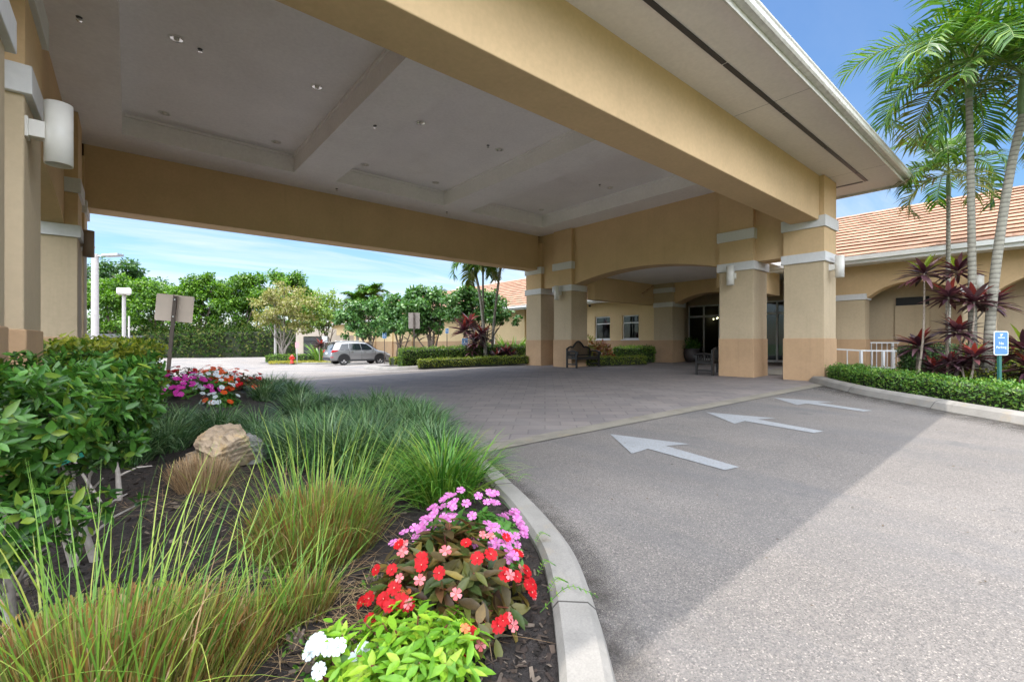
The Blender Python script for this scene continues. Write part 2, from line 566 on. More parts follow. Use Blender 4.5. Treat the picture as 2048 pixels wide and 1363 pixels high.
def concrete(name, col, stain=(0.30, 0.22, 0.12)):
    m, t, b = new_mat(name)
    c = ramp(t, noise(t, 2.2, 6, 0.65), [(0.3, mul(col, 0.78)), (0.7, mul(col, 1.12))])
    c = mixc(t, ramp(t, noise(t, 3.3, 6, 0.7), [(0.55, (0, 0, 0)), (0.75, (0.5, 0.5, 0.5))]), c, stain)
    c = mixc(t, ramp(t, noise(t, 1.3, 6, 0.75, dist=0.6), [(0.56, (0, 0, 0)), (0.72, (0.6, 0.6, 0.6))]), c, mul(col, 0.42))
    c = mixc(t, 0.5, c, ramp(t, noise(t, 120, 3, 0.6), [(0.3, (0.78, 0.78, 0.78)), (0.7, (1.15, 1.15, 1.15))]), 'MULTIPLY')
    t.links.new(c, b.inputs['Base Color'])
    b.inputs['Roughness'].default_value = 0.9
    bump(t, b, noise(t, 70, 5, 0.65), 0.4, 0.006)
    return m
def soil():
    m, t, b = new_mat('dark_mulch_soil')
    c = ramp(t, noise(t, 26, 7, 0.7), [(0.3, (0.010, 0.008, 0.007)), (0.55, (0.035, 0.027, 0.024)), (0.75, (0.075, 0.06, 0.052))])
    c = mixc(t, ramp(t, noise(t, 2.2, 5, 0.6), [(0.5, (0, 0, 0)), (0.75, (0.35, 0.35, 0.35))]), c, (0.095, 0.07, 0.055))
    t.links.new(c, b.inputs['Base Color'])
    b.inputs['Roughness'].default_value = 0.95
    bump(t, b, noise(t, 45, 6, 0.7), 1.0, 0.03)
    return m
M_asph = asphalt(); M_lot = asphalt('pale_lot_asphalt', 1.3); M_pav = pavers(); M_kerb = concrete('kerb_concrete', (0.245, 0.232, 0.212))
M_conc = concrete('band_concrete', (0.225, 0.205, 0.168)); M_soil = soil()
M_arrow, _t, _b = new_mat('worn_road_paint')
_c = ramp(_t, noise(_t, 3.5, 5, 0.65), [(0.3, (0.225, 0.24, 0.255)), (0.7, (0.275, 0.29, 0.305))])
_c = mixc(_t, ramp(_t, noise(_t, 48, 5, 0.7), [(0.48, (0, 0, 0)), (0.62, (0.9, 0.9, 0.9))]), _c, (0.195, 0.19, 0.187))
_c = mixc(_t, ramp(_t, noise(_t, 7, 6, 0.7), [(0.56, (0, 0, 0)), (0.68, (0.7, 0.7, 0.7))]), _c, (0.19, 0.185, 0.18))
_t.links.new(_c, _b.inputs['Base Color']); _b.inputs['Roughness'].default_value = 0.85
M_grass = plain('far_turf', (0.07, 0.11, 0.03), 0.95, var=0.3, scale=3)

# ------------------------------------------------------------------ ground, roads, kerbs, beds
mb = MB()
gx = np.concatenate([np.arange(-500, -60, 40), np.arange(-60, 80, 5), np.arange(80, 520, 40)])
gy = np.concatenate([np.arange(-300, -20, 40), np.arange(-20, 100, 5), np.arange(100, 560, 40)])
nx, ny = len(gx), len(gy)
mb.add([(x, y, g(x, y) - 0.16) for y in gy for x in gx],
       [(j * nx + i, j * nx + i + 1, (j + 1) * nx + i + 1, (j + 1) * nx + i) for j in range(ny - 1) for i in range(nx - 1)])
tag(obj('ground', mb, M_grass), kind='structure')
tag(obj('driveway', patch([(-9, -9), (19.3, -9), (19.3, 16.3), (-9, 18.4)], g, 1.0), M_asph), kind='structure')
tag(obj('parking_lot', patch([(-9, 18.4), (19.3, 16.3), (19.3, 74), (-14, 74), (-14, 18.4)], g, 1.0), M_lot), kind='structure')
tag(obj('paved_forecourt', patch([(-2.4, 4.5), (3.3, 4.5), (13.4, 4.03), (15.4, 3.9), (15.4, 6.7), (22.3, 6.7), (22.3, 12.4), (19.4, 12.4), (15.7, 12.9), (15.4, 16.1), (-2.4, 16.1)],
                                 lambda x, y: g(x, y) + 0.005, 0.7), M_pav), kind='structure')
tag(obj('concrete_band', patch([(-2.4, 4.2), (3.2, 4.22), (13.3, 3.72), (13.5, 4.02), (3.3, 4.52), (-2.4, 4.52)], lambda x, y: g(x, y) + 0.011, 0.6), M_conc), kind='structure')
def arrow(x, y, rz):
    sh = [(0, 1.85), (0.45, 0.92), (0.14, 1.0), (0.105, 0), (-0.105, 0), (-0.14, 1.0), (-0.45, 0.92)]
    c, s_ = math.cos(rz), math.sin(rz)
    return patch([(x + c * a - s_ * b, y + s_ * a + c * b) for a, b in sh], lambda x_, y_: g(x_, y_) + 0.006, 0.3)
for i, (ax, ay, ra, lb) in enumerate(((4.52, 2.06, -13, 'worn white lane arrow painted on asphalt, widest-looking, nearest the curved flower bed kerb'),
                                      (6.98, 2.05, -15, 'worn white lane arrow painted on asphalt between the two other arrows'),
                                      (9.38, 2.05, -22, 'worn white lane arrow painted on asphalt closest to the palm bed kerb'))):
    tag(obj('lane_arrow', arrow(ax, ay, R(ra)), M_arrow), lb, 'road marking', 'lane arrows on the drive')

BED = [(-0.2, -1.6), (0.25, -0.6), (0.72, 0.2), (1.1, 0.74), (1.41, 1.08), (1.71, 1.43), (1.98, 1.81), (2.25, 2.36), (2.55, 3.12), (2.95, 4.2), (3.35, 5.6), (3.55, 7.0), (3.5, 9.0), (3.3, 11.5), (2.95, 13.6), (2.1, 15.6), (0.4, 17.0), (-3, 18.0), (-9, 18.3)]
KP = [(0, -0.08), (0.0, 0.03), (0.025, 0.105), (0.06, 0.135), (0.19, 0.14), (0.215, 0.11), (0.22, -0.08)]
path = smooth_line(BED, 6)
tag(obj('kerb', sweep(path, KP, g), M_kerb, smooth=False), kind='structure')
M_joint = plain('kerb_joint', (0.06, 0.055, 0.05), 0.95)
def joints(name, pth, prof, every):
    jm = MB()
    acc = 0.0
    for i in range(1, len(pth)):
        acc += np.linalg.norm(pth[i] - pth[i - 1])
        if acc > every:
            acc = 0.0
            d_ = (pth[i] - pth[i - 1]) / np.linalg.norm(pth[i] - pth[i - 1])
            sweep([pth[i] - d_ * 0.004, pth[i], pth[i] + d_ * 0.004], [(a + (-0.0015 if a < 0.1 else 0.0015), b + 0.0015) for a, b in prof], g, jm)
    tag(obj(name, jm, M_joint), kind='structure')
joints('kerb_joints', path, KP, 1.7)
inner = [tuple(p) for p in path] + [(-9, -1.2)]
tag(obj('planting_bed', patch([(p[0] - 0.12, p[1]) for p in inner], zb, 0.3), M_soil), kind='structure')

KR = [(14.0, 4.35), (13.4, 3.97), (12.6, 3.42), (11.6, 2.66), (10.8, 1.86), (10.07, 1.15), (9.62, 0.65), (9.1, 0.1), (7.6, -1.4), (5.6, -3.2)]
KPR = [(0, -0.08), (0.0, 0.02), (0.07, 0.12), (0.13, 0.15), (0.30, 0.155), (0.32, 0.12), (0.32, -0.08)]
kr = smooth_line(KR, 5)
joints('entrance_kerb_joints', kr, KPR, 2.2)
tag(obj('entrance_kerb', sweep(kr, KPR, g), M_kerb), kind='structure')
tag(obj('palm_bed', patch([(p[0] + 0.2, p[1] - 0.2) for p in kr] + [(5.6, -9), (17.6, -9), (17.6, 3.6)], lambda x, y: g(x, y) + 0.10, 0.6), M_soil), kind='structure')
tag(obj('side_walk', patch([(17.6, -9), (20.8, -9), (20.8, 6.65), (15.42, 6.65), (15.42, 3.9), (17.6, 3.6)], lambda x, y: g(x, y) + 0.02, 0.8), M_conc), kind='structure')
KI = [(9.5, 23.5), (9.0, 20.5), (9.25, 18.75), (11.2, 17.75), (13.3, 16.95), (15.3, 16.25)]
ki = smooth_line(KI, 5)
tag(obj('hedge_kerb', sweep(ki, KPR, g), M_kerb), kind='structure')
tag(obj('hedge_bed', patch([(p[0] + 0.15, p[1] + 0.1) for p in ki] + [(15.8, 13.0), (19.5, 12.7), (19.5, 45), (17, 45), (16.4, 24), (9.7, 23.5)], lambda x, y: g(x, y) + 0.10, 0.7), M_soil), kind='structure')
ISL = [at(535, 40.5), at(560, 38.3), at(600, 36.8), at(650, 36.4), at(690, 37.2), at(700, 39), at(690, 43), at(600, 45), at(545, 44)]
isl = smooth_line(ISL + [ISL[0]], 5)[::-1]
tag(obj('island_kerb', sweep(isl, [(-a, b) for a, b in KPR], g), M_kerb), kind='structure')
tag(obj('island_bed', patch([tuple(p) for p in isl[:-1]], lambda x, y: g(x, y) + 0.12, 0.8), M_grass), kind='structure')

# dirt and fine debris washed along the foot of the kerbs
def dirt_mat():
    m, t, b = new_mat('gutter_dirt')
    b.inputs['Base Color'].default_value = (0.055, 0.047, 0.04, 1); b.inputs['Roughness'].default_value = 0.95
    tr = node(t, 'ShaderNodeBsdfTransparent'); ms = node(t, 'ShaderNodeMixShader')
    uv = node(t, 'ShaderNodeAttribute', attribute_name='edge_fade')
    mlt = node(t, 'ShaderNodeMath', operation='MULTIPLY')
    t.links.new(uv.outputs['Fac'], mlt.inputs[0])
    t.links.new(ramp(t, noise(t, 5.0, 7, 0.75), [(0.35, (0.05,) * 3), (0.65, (1,) * 3)]), mlt.inputs[1])
    t.links.new(mlt.outputs[0], ms.inputs[0]); t.links.new(tr.outputs[0], ms.inputs[1]); t.links.new(b.outputs[0], ms.inputs[2])
    t.links.new(ms.outputs[0], t.nodes['Material Output'].inputs['Surface'])
    return m
M_dirt = dirt_mat()
def gutter_dirt(name, pth, width):
    pth = np.array(pth); tg = np.gradient(pth, axis=0); tg /= np.linalg.norm(tg, axis=1)[:, None]
    nl = np.stack([-tg[:, 1], tg[:, 0]], 1)
    V, fade = [], []
    for p, q in zip(pth, nl):
        for o_, f_ in ((0.03, 0.95), (-width * 0.35, 0.6), (-width, 0.0)):
            x, y = p[0] + q[0] * o_, p[1] + q[1] * o_
            V.append((x, y, g(x, y) + 0.004)); fade.append(f_)
    n = len(pth)
    F = [(i * 3 + j, i * 3 + j + 1, i * 3 + j + 4, i * 3 + j + 3) for i in range(n - 1) for j in range(2)]
    o = obj(name, MB().add(V, F), M_dirt, fix=False)
    at_ = o.data.attributes.new('edge_fade', 'FLOAT', 'POINT')
    at_.data.foreach_set('value', np.array(fade, dtype=np.float32))
    tag(o, kind='structure')
gutter_dirt('gutter_dirt', path, 0.22)
gutter_dirt('gutter_dirt', kr, 0.55)

# ------------------------------------------------------------------ porte-cochere
CX0, CX1 = 14.2, 15.2
ZL0, ZL1, ZU0, ZU1 = 3.48, 3.73, 4.40, 4.70
portico = thing('porte_cochere', 'large ochre stucco porte-cochere with coffered ceiling and white banded columns', 'canopy', (6.7, 10.0, 0))
def column(x0, x1, y0, y1, ztop, upper=True):
    z0 = g((x0 + x1) / 2, (y0 + y1) / 2) - 0.1
    c = obj('column', MB().box(x0, x1, y0, y1, z0, ztop), M_shaft, portico, bevel=0.012)
    e = 0.018
    obj('column_base', MB().box(x0 - e, x1 + e, y0 - e, y1 + e, z0, 1.42), M_base, c, bevel=0.012)
    e = 0.055
    obj('band', MB().box(x0 - e, x1 + e, y0 - e, y1 + e, ZL0, ZL1), M_band, c, bevel=0.008)
    if upper:
        obj('band', MB().box(x0 - e, x1 + e, y0 - e, y1 + e, ZU0, ZU1), M_band, c, bevel=0.008)
    # the stretch above the lower band carries the ochre of the beams
    e = 0.006
    obj('pilaster', MB().box(x0 - e, x1 + e, y0 - e, y1 + e, ZL1, ztop - 0.004), M_beam, c)
    return c
for x0, x1, n in ((CX0, CX1, 0), (-1.72, -0.70, 1)):
    dx = -0.1 if n else 0.0
    column(x0, x1, 4.05, 5.03, 5.76)
    column(x0, x1, 5.86, 6.87, 6.09)
    column(x0 + dx, x1 + dx, 13.12, 14.15, 6.09)
    column(x0 + dx, x1 + dx, 14.97, 15.95, 5.76)
M_beamsoft = M_beam
obj('beam', MB().box(-0.72, CX0 + 0.02, 4.16, 4.85, 4.58, 6.12), M_beam, portico, bevel=0.015)
obj('beam', MB().box(-0.82, CX0 + 0.02, 15.15, 15.84, 4.58, 6.12), M_beam, portico, bevel=0.015)
def end_wall(x0, x1):
    pts = [(4.3, 3.72), (7.05, 3.72)]
    n = 22
    for i in range(1, n):
        t = i / n
        y = 7.05 + 6.1 * t
        pts.append((y, 3.735 + 0.36 * (1 - (2 * t - 1) ** 2)))
    pts += [(13.15, 3.72), (15.7, 3.72), (15.7, 6.1), (4.3, 6.1)]
    w = obj('end_wall', MB().prism(pts, x0, x1, 'x'), M_beam, portico)
    return w
end_wall(14.36, 15.04)
end_wall(-1.66, -1.0)
# ceiling: perimeter frame and ribs at 6.1, recessed coffers at 6.5
mb = MB()
for a, b in ((-1.0, -0.1), (3.6, 4.75), (8.5, 9.6), (13.25, 14.36)):
    mb.box(a, b, 4.85, 15.15, 6.1, 6.58)
for a, b in ((-0.1, 3.6), (4.75, 8.5), (9.6, 13.25)):
    mb.box(a, b, 4.85, 6.1, 6.1, 6.58)
    mb.box(a, b, 13.9, 15.15, 6.1, 6.58)
mb.box(-1.7, 15.1, 4.2, 15.8, 6.58, 6.70)
obj('ceiling', mb, M_ceil, portico)
# small cove at the head of each coffer
mb = MB()
for a, b in ((-0.1, 3.6), (4.75, 8.5), (9.6, 13.25)):
    e = 0.05
    mb.box(a, b, 6.1, 6.1 + e, 6.52, 6.58); mb.box(a, b, 13.9 - e, 13.9, 6.52, 6.58)
    mb.box(a, a + e, 6.1 + e, 13.9 - e, 6.52, 6.58); mb.box(b - e, b, 6.1 + e, 13.9 - e, 6.52, 6.58)
obj('coffer_cove', mb, M_ceil, portico)
EX0, EX1, EY0, EY1 = -3.25, 16.72, 2.80, 17.2
mb = MB()
for x0, x1, y0, y1 in ((EX0, EX1, EY0, 4.3), (EX0, EX1, 15.7, EY1), (15.0, EX1, 4.3, 15.7), (EX0, -1.5, 4.3, 15.7)):
    mb.box(x0, x1, y0, y1, 5.77, 5.86)
obj('soffit', mb, M_soffit, portico)
mb = MB()
for x in np.arange(EX0 + 0.8, EX1 - 1.1, 2.45):
    x1 = min(x + 2.41, 15.66)
    mb.box(x, x1, 3.42, 3.50, 5.755, 5.768)
for y in np.arange(3.5, 16.4, 2.45):
    mb.box(15.62, 15.70, y + 0.04, min(y + 2.41, 16.5), 5.755, 5.768)
obj('soffit_vent', mb, M_dark, portico)
for x in (9.2, 14.6):
    obj('soffit_seam', MB().box(x, x + 0.007, EY0, 4.15, 5.7685, 5.775), M_dark, portico)
gp = [(0, 0), (0.10, 0.0), (0.125, 0.03), (0.125, 0.11), (0.14, 0.13), (0.14, 0.16), (0, 0.16)]
mb = MB()
mb.box(EX0 - 0.0, EX1, EY0 - 0.025, EY0, 5.70, 5.95); mb.box(EX0, EX1, EY1, EY1 + 0.025, 5.70, 5.95)
mb.box(EX1, EX1 + 0.025, EY0 - 0.025, EY1 + 0.025, 5.70, 5.95); mb.box(EX0 - 0.025, EX0, EY0 - 0.025, EY1 + 0.025, 5.70, 5.95)
obj('fascia', mb, M_gutter, portico)
mb = MB()
mb.prism([(EY0 - 0.027 - a, 5.79 + b) for a, b in gp], EX0 - 0.15, EX1 + 0.15, 'x')
mb.prism([(EY1 + 0.027 + a, 5.79 + b) for a, b in gp], EX0 - 0.15, EX1 + 0.15, 'x')
mb.prism([(EX1 + 0.027 + a, 5.79 + b) for a, b in gp], EY0 - 0.02, EY1 + 0.02, 'y')
obj('gutter', mb, M_gutter, portico)
def tile_mat():
    m, t, b = new_mat('flat_concrete_roof_tile')
    ge = node(t, 'ShaderNodeNewGeometry')
    c = ramp(t, ge.outputs['Random Per Island'], [(0.0, (0.265, 0.145, 0.088)), (0.5, (0.31, 0.172, 0.106)), (1.0, (0.35, 0.205, 0.13))])
    c = mixc(t, ramp(t, noise(t, 1.2, 6, 0.7), [(0.5, (0, 0, 0)), (0.8, (0.5, 0.5, 0.5))]), c, (0.26, 0.19, 0.15))
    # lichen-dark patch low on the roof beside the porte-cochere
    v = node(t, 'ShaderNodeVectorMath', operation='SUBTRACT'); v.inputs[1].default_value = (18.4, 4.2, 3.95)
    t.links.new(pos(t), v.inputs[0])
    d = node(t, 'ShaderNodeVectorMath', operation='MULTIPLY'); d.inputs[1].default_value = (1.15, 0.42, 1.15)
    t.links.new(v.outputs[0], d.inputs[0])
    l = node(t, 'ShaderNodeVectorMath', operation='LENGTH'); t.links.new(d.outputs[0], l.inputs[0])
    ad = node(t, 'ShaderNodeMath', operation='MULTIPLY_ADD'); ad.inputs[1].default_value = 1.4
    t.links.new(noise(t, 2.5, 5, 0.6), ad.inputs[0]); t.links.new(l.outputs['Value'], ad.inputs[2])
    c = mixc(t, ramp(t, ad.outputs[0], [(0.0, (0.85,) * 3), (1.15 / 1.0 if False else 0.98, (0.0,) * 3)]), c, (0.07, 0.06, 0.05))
    t.links.new(c, b.inputs['Base Color']); b.inputs['Roughness'].default_value = 0.85
    bump(t, b, noise(t, 40, 4, 0.6), 0.3, 0.005)
    return m
M_tile = tile_mat()
def tiles_along_y(x0, z0, x1, z1, y0, y1, row=0.43, tw=0.42):
    """flat roof tiles on a slope that rises from (x0,z0) to (x1,z1)"""
    L = math.hypot(x1 - x0, z1 - z0)
    ux, uz = (x1 - x0) / L, (z1 - z0) / L
    nxx, nz = (-uz, ux) if ux > 0 else (uz, -ux)
    rows = int(L / row); k = int((y1 - y0) / tw)
    V, F = [], []
    rr = random.Random(3)
    for i in range(rows):
        for j in range(-1, k + 1):
            a = y0 + (j + (0.5 if i % 2 else 0.0)) * tw + 0.002
            b = min(a + tw - 0.004, y1); a = max(a, y0)
            if b - a < 0.03: continue
            s0, s1 = i * row - 0.02, (i + 1) * row + 0.03
            h0 = 0.062 + rr.uniform(-0.007, 0.007); h1 = 0.014
            q = []
            for s_, h in ((s0, h0), (s0 + 0.03, h0 - 0.046), (s1, h1), ):
                for y in (a, b):
                    q.append((x0 + ux * s_ + nxx * h, y, z0 + uz * s_ + nz * h))
            n = len(V)
            V += q
            F += [(n, n + 1, n + 5, n + 4), (n + 2, n + 3, n + 1, n), (n, n + 4, n + 2, n + 2), (n + 1, n + 3, n + 5, n + 5)]
    F4 = [f for f in F if f[2] != f[3]]
    F3 = [f[:3] for f in F if f[2] == f[3]]
    return MB().add(V, F4).add(np.zeros((0, 3)), np.zeros((0, 3), int)) if False else _tiles(V, F4, F3)
def _tiles(V, F4, F3):
    m = MB(); m.add(V, F4)
    m.F.append((np.array(F3, dtype=np.int64), 0))
    return m
# hipped roof over it (solid shell)
rb = MB()
zr = 9.0
v = [(EX0, EY0, 5.93), (EX1, EY0, 5.93), (EX1, EY1, 5.93), (EX0, EY1, 5.93), (3.6, 10, zr), (9.8, 10, zr)]
rb.add(v, [(0, 1, 5, 4), (2, 3, 4, 5)]); rb.F.append((np.array([(1, 2, 5), (3, 0, 4)]), 0))
obj('roof', rb, M_tile, portico)
obj('dormer', MB().prism([(5.2, 6.05), (7.62, 6.05), (7.62, 6.9), (6.4, 7.5), (5.2, 6.9)], 3.2, 4.6, 'y'), M_white, portico)

# ------------------------------------------------------------------ covered walk to the lobby
walk = thing('covered_walk', 'flat roofed stucco link between the porte-cochere arch and the lobby doors', 'walkway', (18.5, 10, 0.3))
obj('side_beam', MB().box(15.06, 19.5, 12.62, 13.0, 3.12, 4.3), M_beam, walk)
obj('side_beam', MB().box(15.06, 19.35, 7.0, 7.38, 3.12, 4.099), M_beam, walk)
obj('ceiling', MB().box(15.06, 22.7, 6.6, 12.62, 4.1, 4.3), M_ceil, walk)
obj('roof', MB().box(15.06, 23.5, 6.9, 13.1, 4.302, 4.45), M_tile, walk)
for y0, y1 in ((11.62, 12.61), (7.95, 8.5)):
    c = obj('column', MB().box(19.45, 20.5, y0, y1, 0.2, 4.099), M_shaft, walk, bevel=0.012)
    e = 0.018
    obj('column_base', MB().box(19.45 - e, 20.5 + e, y0 - e, y1, 0.2, 1.42), M_base, c, bevel=0.012)
    for za, zc_ in ((2.98, 3.2), (3.66, 3.88)):
        obj('band', MB().box(19.45 - 0.05, 20.55, y0 - 0.05, y1, za, zc_), M_band, c, bevel=0.008)
pts = [(8.3, 3.1)]
for i in range(1, 16):
    t = i / 16
    pts.append((8.3 + 3.32 * t, 3.1 + 0.42 * (1 - (2 * t - 1) ** 2)))
pts += [(11.62, 3.1), (11.62, 4.1), (8.3, 4.1)]
obj('rear_arch', MB().prism(pts, 19.6, 20.3, 'x'), M_beam, walk)
obj('porch_wall', MB().box(20.5, 22.7, 12.45, 12.61, 0.2, 4.1), M_shaft, walk)
obj('porch_wall', MB().box(20.5, 22.7, 6.72, 6.88, 0.2, 4.099), M_shaft, walk)

# ------------------------------------------------------------------ lobby storefront
M_frame = plain('white_aluminium', (0.72, 0.73, 0.74), 0.35, 0.0, var=0.03)
def glass_mat(name, tint, rough=0.02, mixf=0.55):
    m, t, b = new_mat(name)
    gl = node(t, 'ShaderNodeBsdfGlossy', {'Color': (0.9, 0.95, 1.0, 1), 'Roughness': rough})
    tr = node(t, 'ShaderNodeBsdfTransparent', {'Color': c4(tint)})
    fr = node(t, 'ShaderNodeFresnel', {'IOR': 1.42})
    ad = node(t, 'ShaderNodeMath', {1: 0.005}, operation='ADD'); t.links.new(fr.outputs[0], ad.inputs[0])
    ms = node(t, 'ShaderNodeMixShader')
    t.links.new(ad.outputs[0], ms.inputs[0]); t.links.new(tr.outputs[0], ms.inputs[1]); t.links.new(gl.outputs[0], ms.inputs[2])
    t.links.new(ms.outputs[0], t.nodes['Material Output'].inputs['Surface'])
    return m
M_glass = glass_mat('tinted_glass', (0.26, 0.31, 0.32))
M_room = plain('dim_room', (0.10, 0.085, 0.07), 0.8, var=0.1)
lobby = thing('lobby', 'recessed glazed hotel lobby front with white frames behind the covered walk', 'building', (22.6, 10, 0.4))
FX = 22.4
zf0 = 0.42
obj('header_wall', MB().box(FX - 0.05, FX + 0.25, 6.88, 12.45, 3.2, 4.1), M_shaft, lobby)
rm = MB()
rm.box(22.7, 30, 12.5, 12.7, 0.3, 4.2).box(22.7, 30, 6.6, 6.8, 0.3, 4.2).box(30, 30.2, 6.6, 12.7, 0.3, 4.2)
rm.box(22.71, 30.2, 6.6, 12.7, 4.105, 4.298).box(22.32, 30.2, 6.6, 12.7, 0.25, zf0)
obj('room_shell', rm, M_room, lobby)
ys = [12.43, 11.62, 10.83, 9.9, 8.97, 8.2, 7.5, 6.92]
fr = MB()
for y in ys:
    fr.box(FX - 0.04, FX + 0.06, y - 0.035, y + 0.035, zf0, 3.2)
for i in range(len(ys) - 1):
    a, b = ys[i + 1] + 0.035, ys[i] - 0.035
    fr.box(FX - 0.035, FX + 0.055, a, b, 2.58, 2.68); fr.box(FX - 0.035, FX + 0.055, a, b, 3.13, 3.199); fr.box(FX - 0.035, FX + 0.055, a, b, zf0, zf0 + 0.1)
obj('window_frame', fr, M_frame, lobby)
for i in range(len(ys) - 1):
    a, b = ys[i + 1] + 0.036, ys[i] - 0.036
    if i in (2, 3):
        dr = obj('door', MB().box(FX - 0.03, FX + 0.05, a, a + 0.16, zf0 + 0.101, 2.579).box(FX - 0.03, FX + 0.05, b - 0.16, b, zf0 + 0.101, 2.579)
                 .box(FX - 0.03, FX + 0.05, a + 0.16, b - 0.16, 2.4, 2.579).box(FX - 0.03, FX + 0.05, a + 0.16, b - 0.16, zf0 + 0.101, zf0 + 0.32), M_frame, lobby)
        obj('door_glass', MB().box(FX + 0.005, FX + 0.015, a + 0.161, b - 0.161, zf0 + 0.321, 2.399), M_glass, dr)
        hy = a + 0.2 if i == 2 else b - 0.2
        obj('handle', MB().tube([(FX - 0.09, hy, 1.2), (FX - 0.09, hy, 1.75)], 0.016, 8), M_steel, dr)
        obj('pane', MB().box(FX + 0.005, FX + 0.015, a, b, 2.681, 3.129), M_glass, lobby)
    else:
        obj('pane', MB().box(FX + 0.005, FX + 0.015, a, b, zf0 + 0.101, 2.579), M_glass, lobby)
        obj('pane', MB().box(FX + 0.005, FX + 0.015, a, b, 2.681, 3.129), M_glass, lobby)
def emis(name, col, s):
    m, t, b = new_mat(name)
    b.inputs['Base Color'].default_value = c4(col)
    b.inputs['Emission Color'].default_value = c4(col); b.inputs['Emission Strength'].default_value = s
    return m
M_warm = emis('warm_bulb', (1.0, 0.72, 0.38), 30)
ch = thing('chandelier', 'small lit chandelier of warm bulbs inside the dark lobby', 'chandelier', (25.0, 12.0, 2.6))
cb = MB().tube([(25, 12.0, 4.1), (25, 12.0, 2.55)], 0.015, 6)
for i in range(6):
    a = i * math.pi / 3
    cb.tube([(25, 12.0, 2.5), (25 + 0.25 * math.cos(a), 12.0 + 0.25 * math.sin(a), 2.42), (25 + 0.38 * math.cos(a), 12.0 + 0.38 * math.sin(a), 2.55)], 0.012, 5)
obj('chandelier_frame', cb, M_dark, ch)
for i in range(6):
    a = i * math.pi / 3
    obj('bulb', MB().lathe((25 + 0.38 * math.cos(a), 12.0 + 0.38 * math.sin(a), 2.56 + 0.05 * (i % 2)), [(0.0, 0), (0.03, 0.02), (0.035, 0.05), (0.0, 0.10)], 8), M_warm, ch, smooth=True)

# ------------------------------------------------------------------ guest wing with the two windows
M_winwall = stucco('stucco_yellow_cream', (0.70, 0.54, 0.31), 0.06, streak=0.08)
wing = thing('guest_wing', 'long yellow single-storey wing with tiled roof and tan plinth beside the lobby', 'building', (22, 30, 0))
WX = 19.5
wy = [(16.3, 15.27), (14.5, 13.5)]
def wallz(y): return g(WX, y) - 0.4
wm = MB()
# wall pieces around the window openings
wz0, wz1, top = 1.47, 2.70, 3.42
wm.box(WX, WX + 0.25, 12.62, 13.5, 1.42, top).box(WX, WX + 0.25, 14.5, 15.27, 1.42, top).box(WX, WX + 0.25, 16.3, 58, 1.42, top)
for a, b in wy:
    wm.box(WX, WX + 0.25, b, a, wz1, top).box(WX, WX + 0.25, b, a, 1.42, wz0)
obj('wall', wm, M_winwall, wing)
obj('plinth', MB().box(WX - 0.02, WX + 0.25, 12.62, 58, -1.2, 1.419), M_base, wing)
obj('end_gable', MB().box(WX, 31, 58, 58.25, -1.2, 3.42), M_winwall, wing)
for y in (21.9, 25.4, 28.9, 33, 37, 41, 45):
    p = obj('pilaster', MB().box(WX - 0.14, WX + 0.001, y, y + 0.55, -1.2, 3.41), M_winwall, wing)
    obj('pilaster_base', MB().box(WX - 0.16, WX + 0.0005, y - 0.02, y + 0.57, -1.2, 1.43), M_base, p)
for a, b in wy:
    f = obj('window', MB().box(WX + 0.08, WX + 0.14, b, b + 0.06, wz0, wz1).box(WX + 0.08, WX + 0.14, a - 0.06, a, wz0, wz1)
            .box(WX + 0.08, WX + 0.14, b + 0.06, a - 0.06, wz1 - 0.06, wz1).box(WX + 0.08, WX + 0.14, b + 0.06, a - 0.06, wz0, wz0 + 0.06)
            .box(WX + 0.08, WX + 0.14, b + 0.06, a - 0.06, 2.28, 2.34), M_frame, wing)
    obj('pane', MB().box(WX + 0.105, WX + 0.115, b + 0.061, a - 0.061, 2.341, wz1 - 0.061).box(WX + 0.105, WX + 0.115, b + 0.061, a - 0.061, wz0 + 0.061, 2.279), M_glass, f)
    obj('sill', MB().box(WX - 0.05, WX + 0.08, b - 0.04, a + 0.04, wz0 - 0.05, wz0 + 0.002), M_band, f)
    obj('blind', MB().box(WX + 0.6, WX + 0.65, b - 0.4, a + 0.4, 1.2, 3.0), M_room, f)
ez = 3.42
obj('soffit', MB().box(18.55, WX + 0.2, 12.62, 58, ez, ez + 0.06), M_white, wing)
obj('fascia', MB().box(18.52, 18.55, 12.62, 58, ez - 0.06, ez + 0.17).box(18.41, 18.519, 12.62, 58, ez + 0.03, ez + 0.16), M_white, wing)
obj('roof_deck', MB().add([(18.55, 12.6, ez + 0.13), (18.55, 58, ez + 0.13), (24.4, 58, 6.42), (24.4, 12.6, 6.42), (31, 12.6, 3.5), (31, 58, 3.5)], [(0, 1, 2, 3), (3, 2, 5, 4)]), M_tile, wing)
obj('roof', tiles_along_y(18.5, ez + 0.15, 24.4, 6.45, 12.6, 58), M_tile, wing, fix=False)
obj('downspout', MB().tube([(18.47, 25.0, ez + 0.06), (19.1, 25.0, ez - 0.3), (19.32, 25.0, ez - 0.45), (19.32, 25.0, 0.1)], 0.045, 8), M_white, wing)
for (px_, py_, dd) in ((925, 578, 46), (995, 567, 41)):
    x, y = at(px_, dd); z = zpx(py_, dd)
    t_ = thing('roof_fan', 'white exhaust fan on the tiled wing roof, nearer the column' if px_ == 995 else 'white exhaust fan on the wing roof above the round trees', 'roof vent', (x, y, z - 0.6), group='fans on the wing roof')
    obj('curb', MB().box(x - 0.4, x + 0.4, y - 0.4, y + 0.4, z - 1.2, z - 0.15), M_white, t_)
    obj('hood', MB().lathe((x, y, z), [(0.36, -0.15), (0.62, -0.1), (0.66, 0.05), (0.5, 0.2), (0.0, 0.28)], 14), M_white, t_, smooth=True)
x, y = at(885, 52); z = zpx(583, 52)
